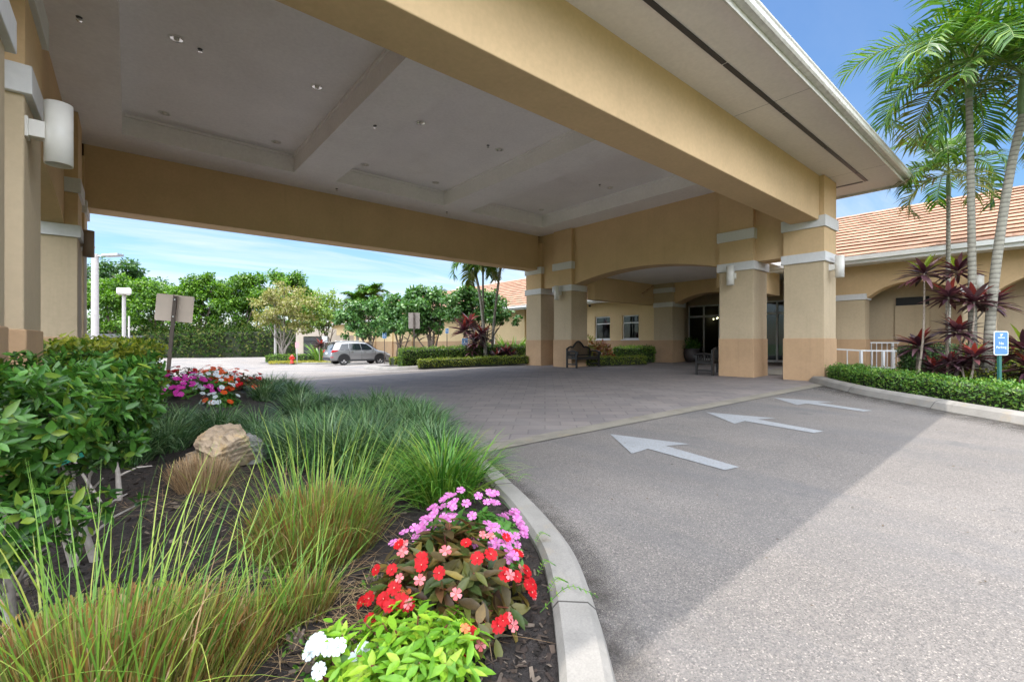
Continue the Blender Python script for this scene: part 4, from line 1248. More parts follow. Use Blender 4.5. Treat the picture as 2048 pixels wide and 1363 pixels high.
# ------------------------------------------------------------------ cars
def car(name, label, paint, loc, rz, suv=True):
    t = thing(name, label, 'car', loc, rz)
    M_p = plain(name + '_paint', paint, 0.28, 0.55 if suv else 0.0, var=0.02, coat=0.8)
    M_gl = plain(name + '_glass', (0.012, 0.016, 0.02), 0.05, var=0, spec=0.8)
    M_pl = plain('car_trim_plastic', (0.03, 0.03, 0.032), 0.6, var=0)
    M_ty = plain('tyre_rubber', (0.018, 0.018, 0.018), 0.85, var=0.1)
    M_rim = plain('alloy_rim', (0.62, 0.63, 0.65), 0.25, 0.9, var=0)
    M_tl = plain('tail_lamp_red', (0.55, 0.02, 0.03), 0.15, var=0)
    M_hl = plain('head_lamp', (0.75, 0.76, 0.78), 0.1, 0.3, var=0)
    H = 1.0 if suv else 0.86
    # x, ztop, zside (shoulder), half width at shoulder, half width of the top edge, z bottom
    S = [(0.00, 0.66, 0.56, 0.72, 0.62, 0.44), (0.05, 0.92, 0.80, 0.84, 0.74, 0.33), (0.14, 1.03, 0.95, 0.89, 0.82, 0.30), (0.34, 1.48, 1.02, 0.915, 0.70, 0.27), (0.46, 1.64, 1.03, 0.92, 0.66, 0.27), (0.9, 1.69, 1.03, 0.93, 0.66, 0.27),
         (1.7, 1.715, 1.02, 0.935, 0.665, 0.27), (2.4, 1.69, 1.01, 0.935, 0.66, 0.27), (2.72, 1.64, 1.0, 0.935, 0.655, 0.27), (3.1, 1.40, 1.0, 0.93, 0.70, 0.27), (3.52, 1.10, 0.985, 0.925, 0.79, 0.27), (3.8, 1.05, 0.95, 0.92, 0.80, 0.27),
         (4.2, 0.97, 0.88, 0.90, 0.78, 0.27), (4.45, 0.86, 0.78, 0.84, 0.72, 0.27), (4.58, 0.70, 0.64, 0.74, 0.62, 0.28), (4.64, 0.52, 0.48, 0.60, 0.5, 0.34)]
    V = []
    for x, zt, zs, ws, wt, zb_ in S:
        zt, zs = zb_ + (zt - zb_) * H, zb_ + (zs - zb_) * H
        half = [(0, zb_), (ws * 0.86, zb_), (ws * 0.97, zb_ + 0.10), (ws, zb_ + (zs - zb_) * 0.55), (ws * 0.985, zs), (wt + 0.02, zt - 0.07), (wt * 0.86, zt - 0.015), (0, zt + 0.012)]
        ring = half + [(-a, b) for a, b in half[-2:0:-1]]
        V.append([(x, a, b) for a, b in ring])
    k = len(V[0])
    m = MB()
    F = []
    for i in range(len(V) - 1):
        for j in range(k):
            l = (j + 1) % k
            F.append((i * k + j, i * k + l, (i + 1) * k + l, (i + 1) * k + j))
    allv = np.array([p for r_ in V for p in r_])
    m.add(allv, F)
    n0 = len(allv)
    m.F.append((np.array([(0, j, j + 1) for j in range(1, k - 1)]), 0))
    e0 = (len(V) - 1) * k
    m.F.append((np.array([(e0, e0 + j + 1, e0 + j) for j in range(1, k - 1)]), 0))
    b = bpy.data.objects.new('body', m.mesh('body', M_p, True)); COL.objects.link(b); b.parent = t
    ss_ = b.modifiers.new('sub', 'SUBSURF'); ss_.levels = 1; ss_.render_levels = 2
    def side_y(z, x):
        xs = [s[0] for s in S]
        i = max(0, min(len(S) - 2, int(np.searchsorted(xs, x)) - 1))
        u = (x - xs[i]) / (xs[i + 1] - xs[i])
        zt, zs, ws, wt = [S[i][q] * (1 - u) + S[i + 1][q] * u for q in (1, 2, 3, 4)]
        zt, zs = 0.27 + (zt - 0.27) * H, 0.27 + (zs - 0.27) * H
        v = (z - zs) / max(1e-3, (zt - 0.07 - zs))
        return ws * 0.985 * (1 - v) + (wt + 0.02) * v
    def zz(z): return 0.27 + (z - 0.27) * H
    wins = [[(0.62, 1.09), (1.30, 1.09), (1.32, 1.53), (0.86, 1.51)], [(1.36, 1.09), (2.22, 1.08), (2.16, 1.55), (1.38, 1.54)], [(2.28, 1.08), (3.22, 1.08), (3.05, 1.22), (2.66, 1.52), (2.22, 1.55)]]
    for s_ in (-1, 1):
        for w in wins:
            mm = MB()
            q = [(x, s_ * (side_y(zz(z), x) + 0.006), zz(z)) for x, z in w]
            q2 = [(x, y - s_ * 0.03, z) for x, y, z in q]
            n = len(q)
            mm.add(q + q2, [(i, (i + 1) % n, n + (i + 1) % n, n + i) for i in range(n)])
            mm.F.append((np.array([(0, i, i + 1) for i in range(1, n - 1)]), 0))
            o = child_local('side_window', mm, M_gl, t)
    child_local('windshield', MB().add([(3.48, -0.74, zz(1.13)), (3.48, 0.74, zz(1.13)), (2.80, 0.60, zz(1.605)), (2.80, -0.60, zz(1.605)), (3.3, 0, zz(1.0))], [(0, 1, 2, 3)]), M_gl, t)
    child_local('rear_window', MB().add([(0.165, -0.70, zz(1.1)), (0.165, 0.70, zz(1.1)), (0.395, 0.58, zz(1.55)), (0.395, -0.58, zz(1.55)), (0.5, 0, zz(1.2))], [(3, 2, 1, 0)]), M_gl, t)
    for s_ in (-1, 1):
        for x in (0.96, 3.66):
            w = bpy.data.objects.new('wheel', MB().add([(0, 0, 0)] * 3, [(0, 1, 2)]).mesh('wheel', M_ty, fix=False)); 
            tyre = MB()
            prof = [(0.22, -0.10), (0.33, -0.11), (0.355, -0.08), (0.36, 0.0), (0.355, 0.08), (0.33, 0.11), (0.22, 0.10)]
            a = np.linspace(0, 2 * math.pi, 28, endpoint=False)
            v = [(x + r_ * math.cos(q), s_ * 0.82 + yy, 0.36 + r_ * math.sin(q)) for r_, yy in prof for q in a]
            tyre.add(v, [(i * 28 + j, i * 28 + (j + 1) % 28, (i + 1) * 28 + (j + 1) % 28, (i + 1) * 28 + j) for i in range(len(prof) - 1) for j in range(28)])
            wo = child_local('wheel', tyre, M_ty, t)
            rim = MB()
            yo = s_ * 0.82 + s_ * 0.085
            v = [(x + r_ * math.cos(q), yo + s_ * dy, 0.36 + r_ * math.sin(q)) for r_, dy in ((0.235, 0.02), (0.21, 0.02), (0.20, -0.05)) for q in a]
            rim.add(v, [(i * 28 + j, i * 28 + (j + 1) % 28, (i + 1) * 28 + (j + 1) % 28, (i + 1) * 28 + j) for i in range(2) for j in range(28)])
            for q in range(5):
                an = q * 2 * math.pi / 5 + 0.3
                rim.beam((x, yo + s_ * 0.01, 0.36), (x + 0.21 * math.cos(an), yo + s_ * 0.0, 0.36 + 0.21 * math.sin(an)), 0.075, 0.03, (0, 1, 0))
            child_local('rim', rim, M_rim, wo)
            hub = MB(); hub.tube([(x, yo - s_ * 0.06, 0.36), (x, yo - s_ * 0.055, 0.36)], 0.215, 20)
            child_local('brake_disc', hub, M_dark, wo)
            bpy.data.objects.remove(w)
            arch = MB()
            v = [(x + r_ * math.cos(q), s_ * (0.925 + dy), 0.38 + r_ * math.sin(q)) for r_, dy in ((0.46, 0.0), (0.455, 0.012), (0.40, 0.012), (0.395, -0.2)) for q in np.linspace(-0.12, math.pi + 0.12, 20)]
            arch.add(v, [(i * 20 + j, i * 20 + j + 1, (i + 1) * 20 + j + 1, (i + 1) * 20 + j) for i in range(3) for j in range(19)])
            child_local('wheel_arch', arch, M_pl, t)
            well = MB()
            v = [(x, s_ * 0.928, 0.38)] + [(x + 0.40 * math.cos(q), s_ * 0.928, 0.38 + 0.40 * math.sin(q)) for q in np.linspace(-0.25, math.pi + 0.25, 20)]
            well.add(v, [(0, j, j + 1) for j in range(1, 20)])
            child_local('wheel_well', well, M_black, t)
        child_local('tail_lamp', MB().prism([(0.05, zz(0.92)), (0.16, zz(1.09)), (0.60, zz(1.06)), (0.42, zz(0.97)), (0.20, zz(0.93))], s_ * 0.86, s_ * 0.922, 'y'), M_tl, t)
        child_local('reflector', MB().box(0.03, 0.22, min(s_ * 0.80, s_ * 0.90), max(s_ * 0.80, s_ * 0.90), 0.56, 0.60), M_tl, t)
        child_local('headlight', MB().prism([(4.15, zz(0.83)), (4.48, zz(0.72)), (4.50, zz(0.64)), (4.22, zz(0.72))], s_ * 0.70, s_ * 0.875, 'y'), M_hl, t)
        child_local('mirror', MB().beam((3.05, s_ * 0.93, zz(1.12)), (3.05, s_ * 1.12, zz(1.15)), 0.10, 0.15), M_p, t)
        for x in (1.45, 2.38):
            child_local('door_handle', MB().box(x, x + 0.2, min(s_ * 0.925, s_ * 0.955), max(s_ * 0.925, s_ * 0.955), zz(0.93), zz(0.97)), M_rim, t)
        if suv:
            child_local('roof_rail', MB().tube([(0.8, s_ * 0.60, 1.69), (0.95, s_ * 0.60, 1.745), (2.35, s_ * 0.60, 1.745), (2.55, s_ * 0.60, 1.69)], 0.018, 6), M_galv, t)
        child_local('sill_trim', MB().box(1.36, 3.24, min(s_ * 0.86, s_ * 0.94), max(s_ * 0.86, s_ * 0.94), 0.27, 0.38), M_pl, t)
        for x in (1.34, 2.25, 3.28):
            child_local('door_gap', MB().box(x, x + 0.008, min(s_ * 0.90, s_ * 0.934), max(s_ * 0.90, s_ * 0.934), 0.42, zz(1.0)), M_black, t)
    child_local('rear_bumper', MB().box(-0.02, 0.10, -0.70, 0.70, 0.36, 0.56), M_pl, t)
    child_local('number_plate', MB().box(0.02, 0.045, -0.17, 0.17, 0.78, 0.92), M_signw, t)
    if suv:
        child_local('spoiler', MB().box(0.30, 0.55, -0.58, 0.58, 1.625, 1.665), M_p, t)
    return t
car('parked_suv', 'grey sport utility car parked facing the hedge in the sunlit lot', (0.27, 0.27, 0.275), (10.88, 33.75, g(12.5, 33.4) + 0.005), R(0))
x, y = at(328, 34.5)
car('parked_sedan', 'white car whose bonnet shows beyond the clipped hedge', (0.75, 0.76, 0.77), (x - 4.6, y, g(x - 2, y) + 0.005), 0.0, False)
# ------------------------------------------------------------------ plant helpers
def unit(v):
    return v / (np.linalg.norm(v, axis=-1, keepdims=True) + 1e-9)
def rdir(n):
    return unit(RNG.normal(size=(n, 3)))
def leaves(mb, P, D, N, L, Wd, detail=1, droop=0.25, fold=0.18, mi=0):
    """many leaves at once: base points P, directions D, upper normals N"""
    n = len(P)
    if n == 0: return
    D = unit(D); S = unit(np.cross(D, N)); N = unit(np.cross(S, D))
    L = np.broadcast_to(np.asarray(L, float), (n,))[:, None]; Wd = np.broadcast_to(np.asarray(Wd, float), (n,))[:, None]
    i = np.arange(n)[:, None]
    if detail == 0:
        a = P; b = P + D * L * 0.5 + S * Wd * 0.5; c = P + D * L - N * L * droop; d = P + D * L * 0.5 - S * Wd * 0.5
        V = np.stack([a, b, c, d], 1).reshape(-1, 3)
        mb.add(V, i * 4 + np.array([[0, 1, 2, 3]]), mi)
    elif detail == 1:
        c_ = P + D * L * 0.48 - N * (Wd * fold + L * droop * 0.2)
        V = np.stack([P, P + D * L * 0.45 + S * Wd * 0.5 - N * L * droop * 0.2, c_, P + D * L * 0.45 - S * Wd * 0.5 - N * L * droop * 0.2, P + D * L - N * L * droop], 1).reshape(-1, 3)
        T = np.array([[0, 2, 1], [0, 3, 2], [1, 2, 4], [2, 3, 4]])
        mb.add(V, (i[:, :, None] * 5 + T[None]).reshape(-1, 3), mi)
    else:
        def q(t, s, f): return P + D * L * t + S * Wd * s - N * (L * droop * t * t + Wd * f)
        V = np.stack([P, q(.22, .34, 0), q(.22, 0, fold), q(.22, -.34, 0), q(.5, .5, 0), q(.5, 0, fold), q(.5, -.5, 0), q(.78, .3, 0), q(.78, 0, fold * .7), q(.78, -.3, 0), q(1.0, 0, 0)], 1).reshape(-1, 3)
        Q = np.array([[1, 2, 5, 4], [2, 3, 6, 5], [4, 5, 8, 7], [5, 6, 9, 8]])
        T = np.array([[0, 2, 1], [0, 3, 2], [7, 8, 10], [8, 9, 10]])
        k0 = mb.n
        mb.add(V, (i[:, :, None] * 11 + Q[None]).reshape(-1, 4), mi)
        mb.F.append(((i[:, :, None] * 11 + T[None]).reshape(-1, 3) + k0, mi))
def whorls(mb, P, A, k, L, Wd, open_=1.1, detail=2, droop=0.25, lvar=0.3, mi=0):
    """k leaves round each twig tip P with axis A"""
    n = len(P)
    A = unit(A)
    ref = unit(np.cross(A, rdir(n)))
    r2 = np.cross(A, ref)
    ph = RNG.uniform(0, 6.28, n)
    for j in range(k):
        a = ph + j * 2.399 + RNG.uniform(-0.3, 0.3, n)
        rad = ref * np.cos(a)[:, None] + r2 * np.sin(a)[:, None]
        th = open_ * (0.45 + 0.6 * (1 - j / k)) + RNG.uniform(-0.2, 0.2, n)
        D = A * np.cos(th)[:, None] + rad * np.sin(th)[:, None]
        Nn = A * np.sin(th)[:, None] - rad * np.cos(th)[:, None]
        leaves(mb, P - A * (0.012 * L / 0.08) * j, D, Nn, L * (1 + RNG.uniform(-lvar, lvar, n)), Wd * (1 + RNG.uniform(-lvar, lvar, n)), detail, droop, mi=mi)
def blades(mb, P, az, tilt, L, wd, curve, seg=5, taper=0.1, tw=0.6, cut=False, mi=0):
    """strap leaves: start tilted from the vertical, bend over by `curve` radians along the length"""
    n = len(P)
    h = np.stack([np.cos(az), np.sin(az), np.zeros(n)], 1)
    sa = az + math.pi / 2 + RNG.uniform(-tw, tw, n)
    s = np.stack([np.cos(sa), np.sin(sa), np.zeros(n)], 1)
    p = P.copy(); th = tilt.copy()
    rows = []
    for i in range(seg + 1):
        t = i / seg
        w = wd * (1.0 if cut else (0.75 + 0.5 * t if t < 0.4 else max(taper, 0.95 * (1 - ((t - 0.4) / 0.6) ** 1.6))))
        rows.append(p - s * w[:, None] / 2); rows.append(p + s * w[:, None] / 2)
        d = h * np.sin(th)[:, None] + np.array((0, 0, 1.0)) * np.cos(th)[:, None]
        p = p + d * (L / seg)[:, None]
        th = th + curve / seg * (0.5 + t)
    V = np.stack(rows, 1).reshape(-1, 3)
    k = 2 * (seg + 1)
    f = np.array([(2 * i, 2 * i + 1, 2 * i + 3, 2 * i + 2) for i in range(seg)])
    mb.add(V, (np.arange(n)[:, None, None] * k + f[None]).reshape(-1, 4), mi)
def clump_pts(n, r, p=0.6):
    a = RNG.uniform(0, 6.283, n); q = r * RNG.uniform(0, 1, n) ** p
    return np.stack([q * np.cos(a), q * np.sin(a), np.zeros(n)], 1), a, q
def mesh_obj(name, mb, m, parent, smooth=True):
    me = mb.mesh(name, m, smooth, fix=False)
    o = bpy.data.objects.new(name, me); COL.objects.link(o); o.parent = parent
    return o

# ------------------------------------------------------------------ leaf colours
L_shrub = leafm('shrub_leaf', [(0.018, 0.06, 0.010), (0.03, 0.10, 0.015), (0.05, 0.145, 0.02), (0.08, 0.20, 0.028), (0.035, 0.11, 0.016), (0.17, 0.24, 0.03)], 0.36, 0.2)
L_hedge = leafm('hedge_leaf', [(0.035, 0.10, 0.012), (0.07, 0.17, 0.02), (0.14, 0.25, 0.03), (0.24, 0.32, 0.05)], 0.4, 0.3)
L_hedgey = leafm('yellow_hedge_leaf', [(0.05, 0.12, 0.012), (0.13, 0.20, 0.02), (0.26, 0.30, 0.03), (0.36, 0.36, 0.05)], 0.4, 0.3)
L_cover = leafm('groundcover_leaf', [(0.035, 0.11, 0.015), (0.07, 0.18, 0.025), (0.12, 0.26, 0.04), (0.22, 0.32, 0.05)], 0.4, 0.3)
L_lir = leafm('liriope_leaf', [(0.045, 0.105, 0.045), (0.075, 0.16, 0.065), (0.12, 0.22, 0.09), (0.22, 0.31, 0.16), (0.06, 0.13, 0.055)], 0.27, 0.2)
L_lirb = leafm('bright_liriope_leaf', [(0.03, 0.10, 0.015), (0.055, 0.17, 0.02), (0.09, 0.24, 0.03), (0.16, 0.30, 0.04), (0.22, 0.26, 0.05)], 0.4, 0.25)
L_grass = leafm('cordgrass_blade', [(0.08, 0.19, 0.03), (0.13, 0.27, 0.045), (0.19, 0.33, 0.06), (0.27, 0.38, 0.06), (0.36, 0.38, 0.09)], 0.45, 0.3)
L_stub = leafm('cut_grass_stubble', [(0.17, 0.085, 0.03), (0.30, 0.15, 0.04), (0.24, 0.12, 0.035), (0.15, 0.22, 0.035), (0.34, 0.21, 0.07), (0.12, 0.19, 0.03), (0.20, 0.24, 0.045), (0.42, 0.30, 0.16)], 0.7, 0.15, (1.1, 1.0, 0.7))
L_dry = leafm('dry_grass', [(0.24, 0.14, 0.07), (0.34, 0.22, 0.12), (0.44, 0.31, 0.18), (0.30, 0.22, 0.13)], 0.8, 0.15, (1.1, 1.0, 0.8))
L_bronze = leafm('bronze_impatiens_leaf', [(0.035, 0.055, 0.016), (0.055, 0.085, 0.018), (0.075, 0.04, 0.022), (0.10, 0.12, 0.022), (0.12, 0.055, 0.028), (0.20, 0.15, 0.03), (0.05, 0.07, 0.018)], 0.42, 0.25, (1.2, 1.0, 0.6))
L_lime = leafm('lime_impatiens_leaf', [(0.10, 0.25, 0.02), (0.16, 0.35, 0.025), (0.23, 0.42, 0.03), (0.33, 0.46, 0.04)], 0.4, 0.3)
L_mid = leafm('impatiens_leaf', [(0.04, 0.13, 0.02), (0.07, 0.19, 0.03), (0.11, 0.25, 0.04)], 0.4, 0.25)
L_canopy = leafm('bright_canopy_leaf', [(0.035, 0.095, 0.01), (0.065, 0.16, 0.014), (0.105, 0.235, 0.018), (0.19, 0.33, 0.03)], 0.45, 0.35)
L_deep = leafm('dark_canopy_leaf', [(0.022, 0.065, 0.018), (0.04, 0.10, 0.025), (0.065, 0.15, 0.035), (0.10, 0.20, 0.05)], 0.42, 0.25)
L_round = leafm('round_tree_leaf', [(0.03, 0.09, 0.025), (0.055, 0.145, 0.035), (0.09, 0.20, 0.05), (0.15, 0.27, 0.08)], 0.35, 0.25)
L_olive = leafm('olive_leaf', [(0.12, 0.15, 0.035), (0.19, 0.21, 0.05), (0.25, 0.25, 0.065), (0.30, 0.26, 0.10), (0.34, 0.30, 0.17), (0.24, 0.27, 0.03)], 0.5, 0.25)
L_lightg = leafm('pale_canopy_leaf', [(0.09, 0.17, 0.03), (0.15, 0.25, 0.045), (0.22, 0.32, 0.06), (0.30, 0.36, 0.09)], 0.45, 0.3)
L_screen = leafm('vine_screen_leaf', [(0.014, 0.035, 0.009), (0.028, 0.062, 0.013), (0.05, 0.095, 0.018), (0.12, 0.12, 0.04)], 0.9, 0.2, spec=0.08)
L_palm = leafm('palm_leaflet', [(0.035, 0.10, 0.016), (0.06, 0.155, 0.02), (0.10, 0.21, 0.024), (0.18, 0.28, 0.035)], 0.36, 0.32)
L_palmy = leafm('old_palm_leaflet', [(0.10, 0.14, 0.025), (0.17, 0.19, 0.03), (0.25, 0.22, 0.05)], 0.45, 0.3)
L_cord = leafm('cordyline_leaf', [(0.035, 0.018, 0.028), (0.06, 0.026, 0.042), (0.085, 0.04, 0.055), (0.13, 0.07, 0.09), (0.12, 0.03, 0.035), (0.22, 0.14, 0.17), (0.06, 0.05, 0.04)], 0.3, 0.2, (1.4, 0.7, 0.7), 0.5)
L_cordr = leafm('young_cordyline_leaf', [(0.22, 0.03, 0.022), (0.28, 0.06, 0.045), (0.13, 0.025, 0.032)], 0.32, 0.3, (1.3, 0.8, 0.7), 0.5)
L_cordg = leafm('green_cordyline_leaf', [(0.20, 0.28, 0.03), (0.28, 0.32, 0.05)], 0.35, 0.35)
L_croton = leafm('croton_leaf', [(0.30, 0.07, 0.03), (0.42, 0.16, 0.06), (0.14, 0.04, 0.03), (0.38, 0.28, 0.04), (0.10, 0.14, 0.03)], 0.4, 0.25, (1.2, 1.0, 0.7))
L_ti = leafm('ti_leaf', [(0.08, 0.20, 0.03), (0.14, 0.28, 0.04), (0.22, 0.34, 0.06)], 0.4, 0.3)
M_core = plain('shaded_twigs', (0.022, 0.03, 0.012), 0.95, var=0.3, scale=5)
B_grey = bark('grey_bark', (0.22, 0.19, 0.165), (0.42, 0.38, 0.34), 10)
B_brown = bark('brown_bark', (0.07, 0.05, 0.038), (0.17, 0.13, 0.10), 8)
B_palm = bark('ringed_palm_trunk', (0.14, 0.13, 0.105), (0.29, 0.275, 0.225), 12, rings=3.2)
B_cane = bark('cordyline_cane', (0.20, 0.16, 0.12), (0.40, 0.34, 0.28), 20)

# ------------------------------------------------------------------ trees
def tree(name, label, px_, d_, lobes, leafmat, n, ls, trunk, tr=0.16, cat='tree', group=None, barkm=None, gapf=0.5, lean=0.0, stems=1, ell=1.9):
    """lobes: (px, py, rx, rz) of crown masses as they stand at depth d_; trunk reaches from the ground into them"""
    x, y = at(px_, d_); z = g(x, y)
    t = thing(name, label, cat, (x, y, z - 0.05), group=group)
    LB = []
    rr = random.Random(px_ * 7 + int(d_ * 10))
    for lx, ly, rx, rz in lobes:
        dd = d_ + rr.uniform(-0.35, 0.35) * rx
        a, b = at(lx, dd)
        LB.append((a - x, b - y, zpx(ly, dd) - z, rx, rz))
    vol = np.array([l[3] ** 2 * l[4] for l in LB]); vol = vol / vol.sum()
    mb = MB()
    for (cx, cy, cz, rx, rz), f in zip(LB, vol):
        k = max(10, int(34 * (f ** 0.5)))
        u = rdir(k) * RNG.uniform(0.55, 1.0, (k, 1)); u[:, 2] = np.where(u[:, 2] < -0.45, -u[:, 2] * 0.6, u[:, 2])
        cc = np.array((cx, cy, cz)) + u * np.array((rx, rx, rz))
        cr = RNG.uniform(0.2, 0.42, k) * min(rx, rz * 1.3)
        m = int(n * f)
        ci = RNG.integers(0, k, m)
        off = rdir(m) * (RNG.uniform(0, 1, (m, 1)) ** 0.5)
        P = cc[ci] + off * cr[ci][:, None] * np.array((1.15, 1.15, 0.75))
        N = unit(off * 0.8 + np.array((0, 0, 0.9)) + RNG.normal(size=(m, 3)) * 0.5)
        D = unit(off + RNG.normal(size=(m, 3)) * 0.7 + np.array((0, 0, -0.25)))
        s = ls * RNG.uniform(0.6, 1.25, m)
        leaves(mb, P, D, N, s, s / ell, 0, 0.15)
    c = mesh_obj('crown', mb, leafmat, t)
    tb = MB()
    zb_ = min(l[2] for l in LB)
    for si in range(stems):
        bx, by = (rr.uniform(-.5, .5) * 0.5 * (stems > 1), rr.uniform(-.5, .5) * 0.5 * (stems > 1))
        for li, (cx, cy, cz, rx, rz) in enumerate(LB):
            if stems > 1 and li % stems != si: continue
            h = cz
            ff = 0.45 + 0.25 * rr.random()
            pts = smooth_line([(bx, by, -0.2), (bx + (cx + lean) * 0.12 + rr.uniform(-.1, .1), by + cy * 0.12, h * 0.3), (cx * ff * 0.8, cy * ff * 0.8, h * 0.6), (cx * 0.95, cy * 0.95, h + rz * 0.4)], 4)
            q = np.linspace(1, 0.18, len(pts))
            tb.tube(pts, tr * q * (1.0 if li == 0 else 0.75), 7)
            for _ in range(3):
                k = rr.randrange(len(pts) // 2, len(pts) - 1)
                e = pts[k] + np.array((rr.uniform(-1, 1) * rx * 0.7, rr.uniform(-1, 1) * rx * 0.7, rr.uniform(0.1, 0.8) * rz))
                tb.tube(smooth_line([pts[k], (pts[k] + e) / 2 + np.array((0, 0, 0.1)), e], 3), [tr * 0.35, tr * 0.28, tr * 0.24, tr * 0.2, tr * 0.15, tr * 0.1, tr * 0.05], 5)
    mesh_obj('trunk', tb, barkm or B_brown, t, True)
    return t
tree('shade_tree', 'tall dark spreading tree behind the two-armed light pole', 225, 78, [(200, 560, 4.6, 3.2), (235, 552, 4.4, 2.8), (262, 585, 4.0, 2.6), (290, 572, 3.4, 2.0), (160, 590, 4, 3), (215, 600, 4.5, 3.0), (320, 588, 3.0, 1.8)], L_deep, 9000, 0.62, None, 0.45)
tree('canopy_tree', 'bright green leafy tree between the two white light poles', 228, 62, [(225, 672, 3.0, 1.2), (212, 620, 3.0, 2.8), (240, 592, 3.4, 2.6), (200, 580, 2.6, 2.2), (262, 580, 2.4, 1.8), (190, 655, 2.6, 2.2), (240, 645, 2.6, 2.4)], L_canopy, 13000, 0.40, None, 0.25, group='bright green trees along the vine screen')
tree('canopy_tree', 'bright green tree directly behind the leaning back-turned sign', 318, 61, [(315, 668, 3.2, 1.3), (360, 660, 2.4, 1.5), (300, 582, 2.8, 2.0), (332, 592, 3.0, 2.3), (352, 612, 2.4, 2.2), (298, 625, 3.2, 2.6), (330, 640, 2.6, 2.0)], L_canopy, 13000, 0.40, None, 0.25, group='bright green trees along the vine screen')
tree('canopy_tree', 'bright green tree with a ragged high tip beside the back-turned sign', 400, 60, [(415, 668, 3.0, 1.4), (392, 572, 2.0, 1.8), (408, 560, 1.7, 1.5), (385, 598, 2.6, 2.2), (425, 608, 2.4, 2.1), (400, 640, 3.0, 2.4), (430, 578, 1.5, 1.2)], L_canopy, 13000, 0.40, None, 0.25, group='bright green trees along the vine screen')
tree('canopy_tree', 'dense bright green tree between the ragged tree and the olive one', 478, 62, [(480, 664, 3.2, 1.6), (465, 585, 2.6, 2.2), (492, 576, 2.6, 2.2), (520, 570, 2.4, 1.9), (475, 622, 3.2, 2.6), (510, 620, 3.0, 2.6), (450, 605, 2.2, 2.0)], L_canopy, 14000, 0.40, None, 0.25, group='bright green trees along the vine screen')
tree('canopy_tree', 'bright green tree rising behind the olive-leaved tree', 585, 62, [(565, 660, 3.2, 1.6), (560, 566, 2.4, 1.8), (590, 568, 2.4, 1.8), (612, 592, 2.2, 2.2), (545, 600, 2.6, 2.4), (585, 610, 3.0, 2.6), (615, 620, 2.5, 2.4)], L_canopy, 13000, 0.40, None, 0.25, group='bright green trees along the vine screen')
tree('olive_tree', 'grey-olive leaved tree with pale trunk on the island by the hydrant', 571, 42, [(568, 590, 1.7, 1.3), (545, 612, 1.5, 1.2), (595, 612, 1.6, 1.4), (525, 632, 0.9, 0.7), (565, 632, 1.9, 1.2), (610, 640, 1.1, 1.0), (540, 645, 1.2, 0.7), (588, 655, 1.2, 0.8)], L_olive, 6500, 0.24, None, 0.13, barkm=bark('olive_bark', (0.12, 0.10, 0.085), (0.26, 0.23, 0.20), 8), stems=2)
tree('pale_tree', 'thin yellow-green tree behind the small pale sign', 655, 44, [(640, 612, 1.2, 1.4), (660, 600, 1.1, 1.2), (652, 640, 1.6, 1.6), (672, 632, 1.1, 1.2), (632, 655, 1.1, 1.1)], L_lightg, 4200, 0.25, None, 0.13, barkm=B_brown)
# low round-headed trees with twisting trunks
RG = 'round-headed trees along the yellow wing'
tree('round_tree', 'dark round-headed tree behind the parked grey car', 742, 38, [(700, 640, 1.5, 1.0), (735, 622, 1.6, 1.1), (765, 632, 1.4, 1.0), (715, 660, 1.3, 0.9), (750, 660, 1.4, 0.9)], L_round, 7000, 0.26, None, 0.13, group=RG, stems=3, ell=1.5)
tree('round_tree', 'dark round-headed tree between the grey car and the post sign', 800, 33, [(782, 642, 1.3, 0.9), (815, 625, 1.4, 1.0), (800, 605, 1.2, 0.8), (832, 645, 1.2, 0.9), (790, 662, 1.0, 0.5)], L_round, 7000, 0.24, None, 0.12, group=RG, stems=3, ell=1.5)
tree('round_tree', 'tallest dark round-headed tree with crooked trunks behind the post sign', 868, 29.5, [(845, 592, 1.1, 0.8), (868, 605, 1.3, 0.9), (830, 618, 1.2, 0.9), (885, 632, 1.1, 0.8), (850, 640, 1.3, 0.8), (818, 660, 0.9, 0.6), (868, 655, 0.9, 0.4)], L_round, 8500, 0.22, None, 0.13, group=RG, stems=4, ell=1.5)
tree('round_tree', 'broad flat-headed dark tree beside the thin palm trunks', 962, 26.5, [(905, 608, 0.9, 0.7), (935, 598, 1.1, 0.75), (965, 604, 1.1, 0.8), (990, 618, 1.0, 0.8), (1012, 642, 0.7, 0.55), (930, 630, 1.1, 0.65), (970, 640, 1.1, 0.55)], L_round, 8000, 0.20, None, 0.10, group=RG, stems=2, ell=1.5)

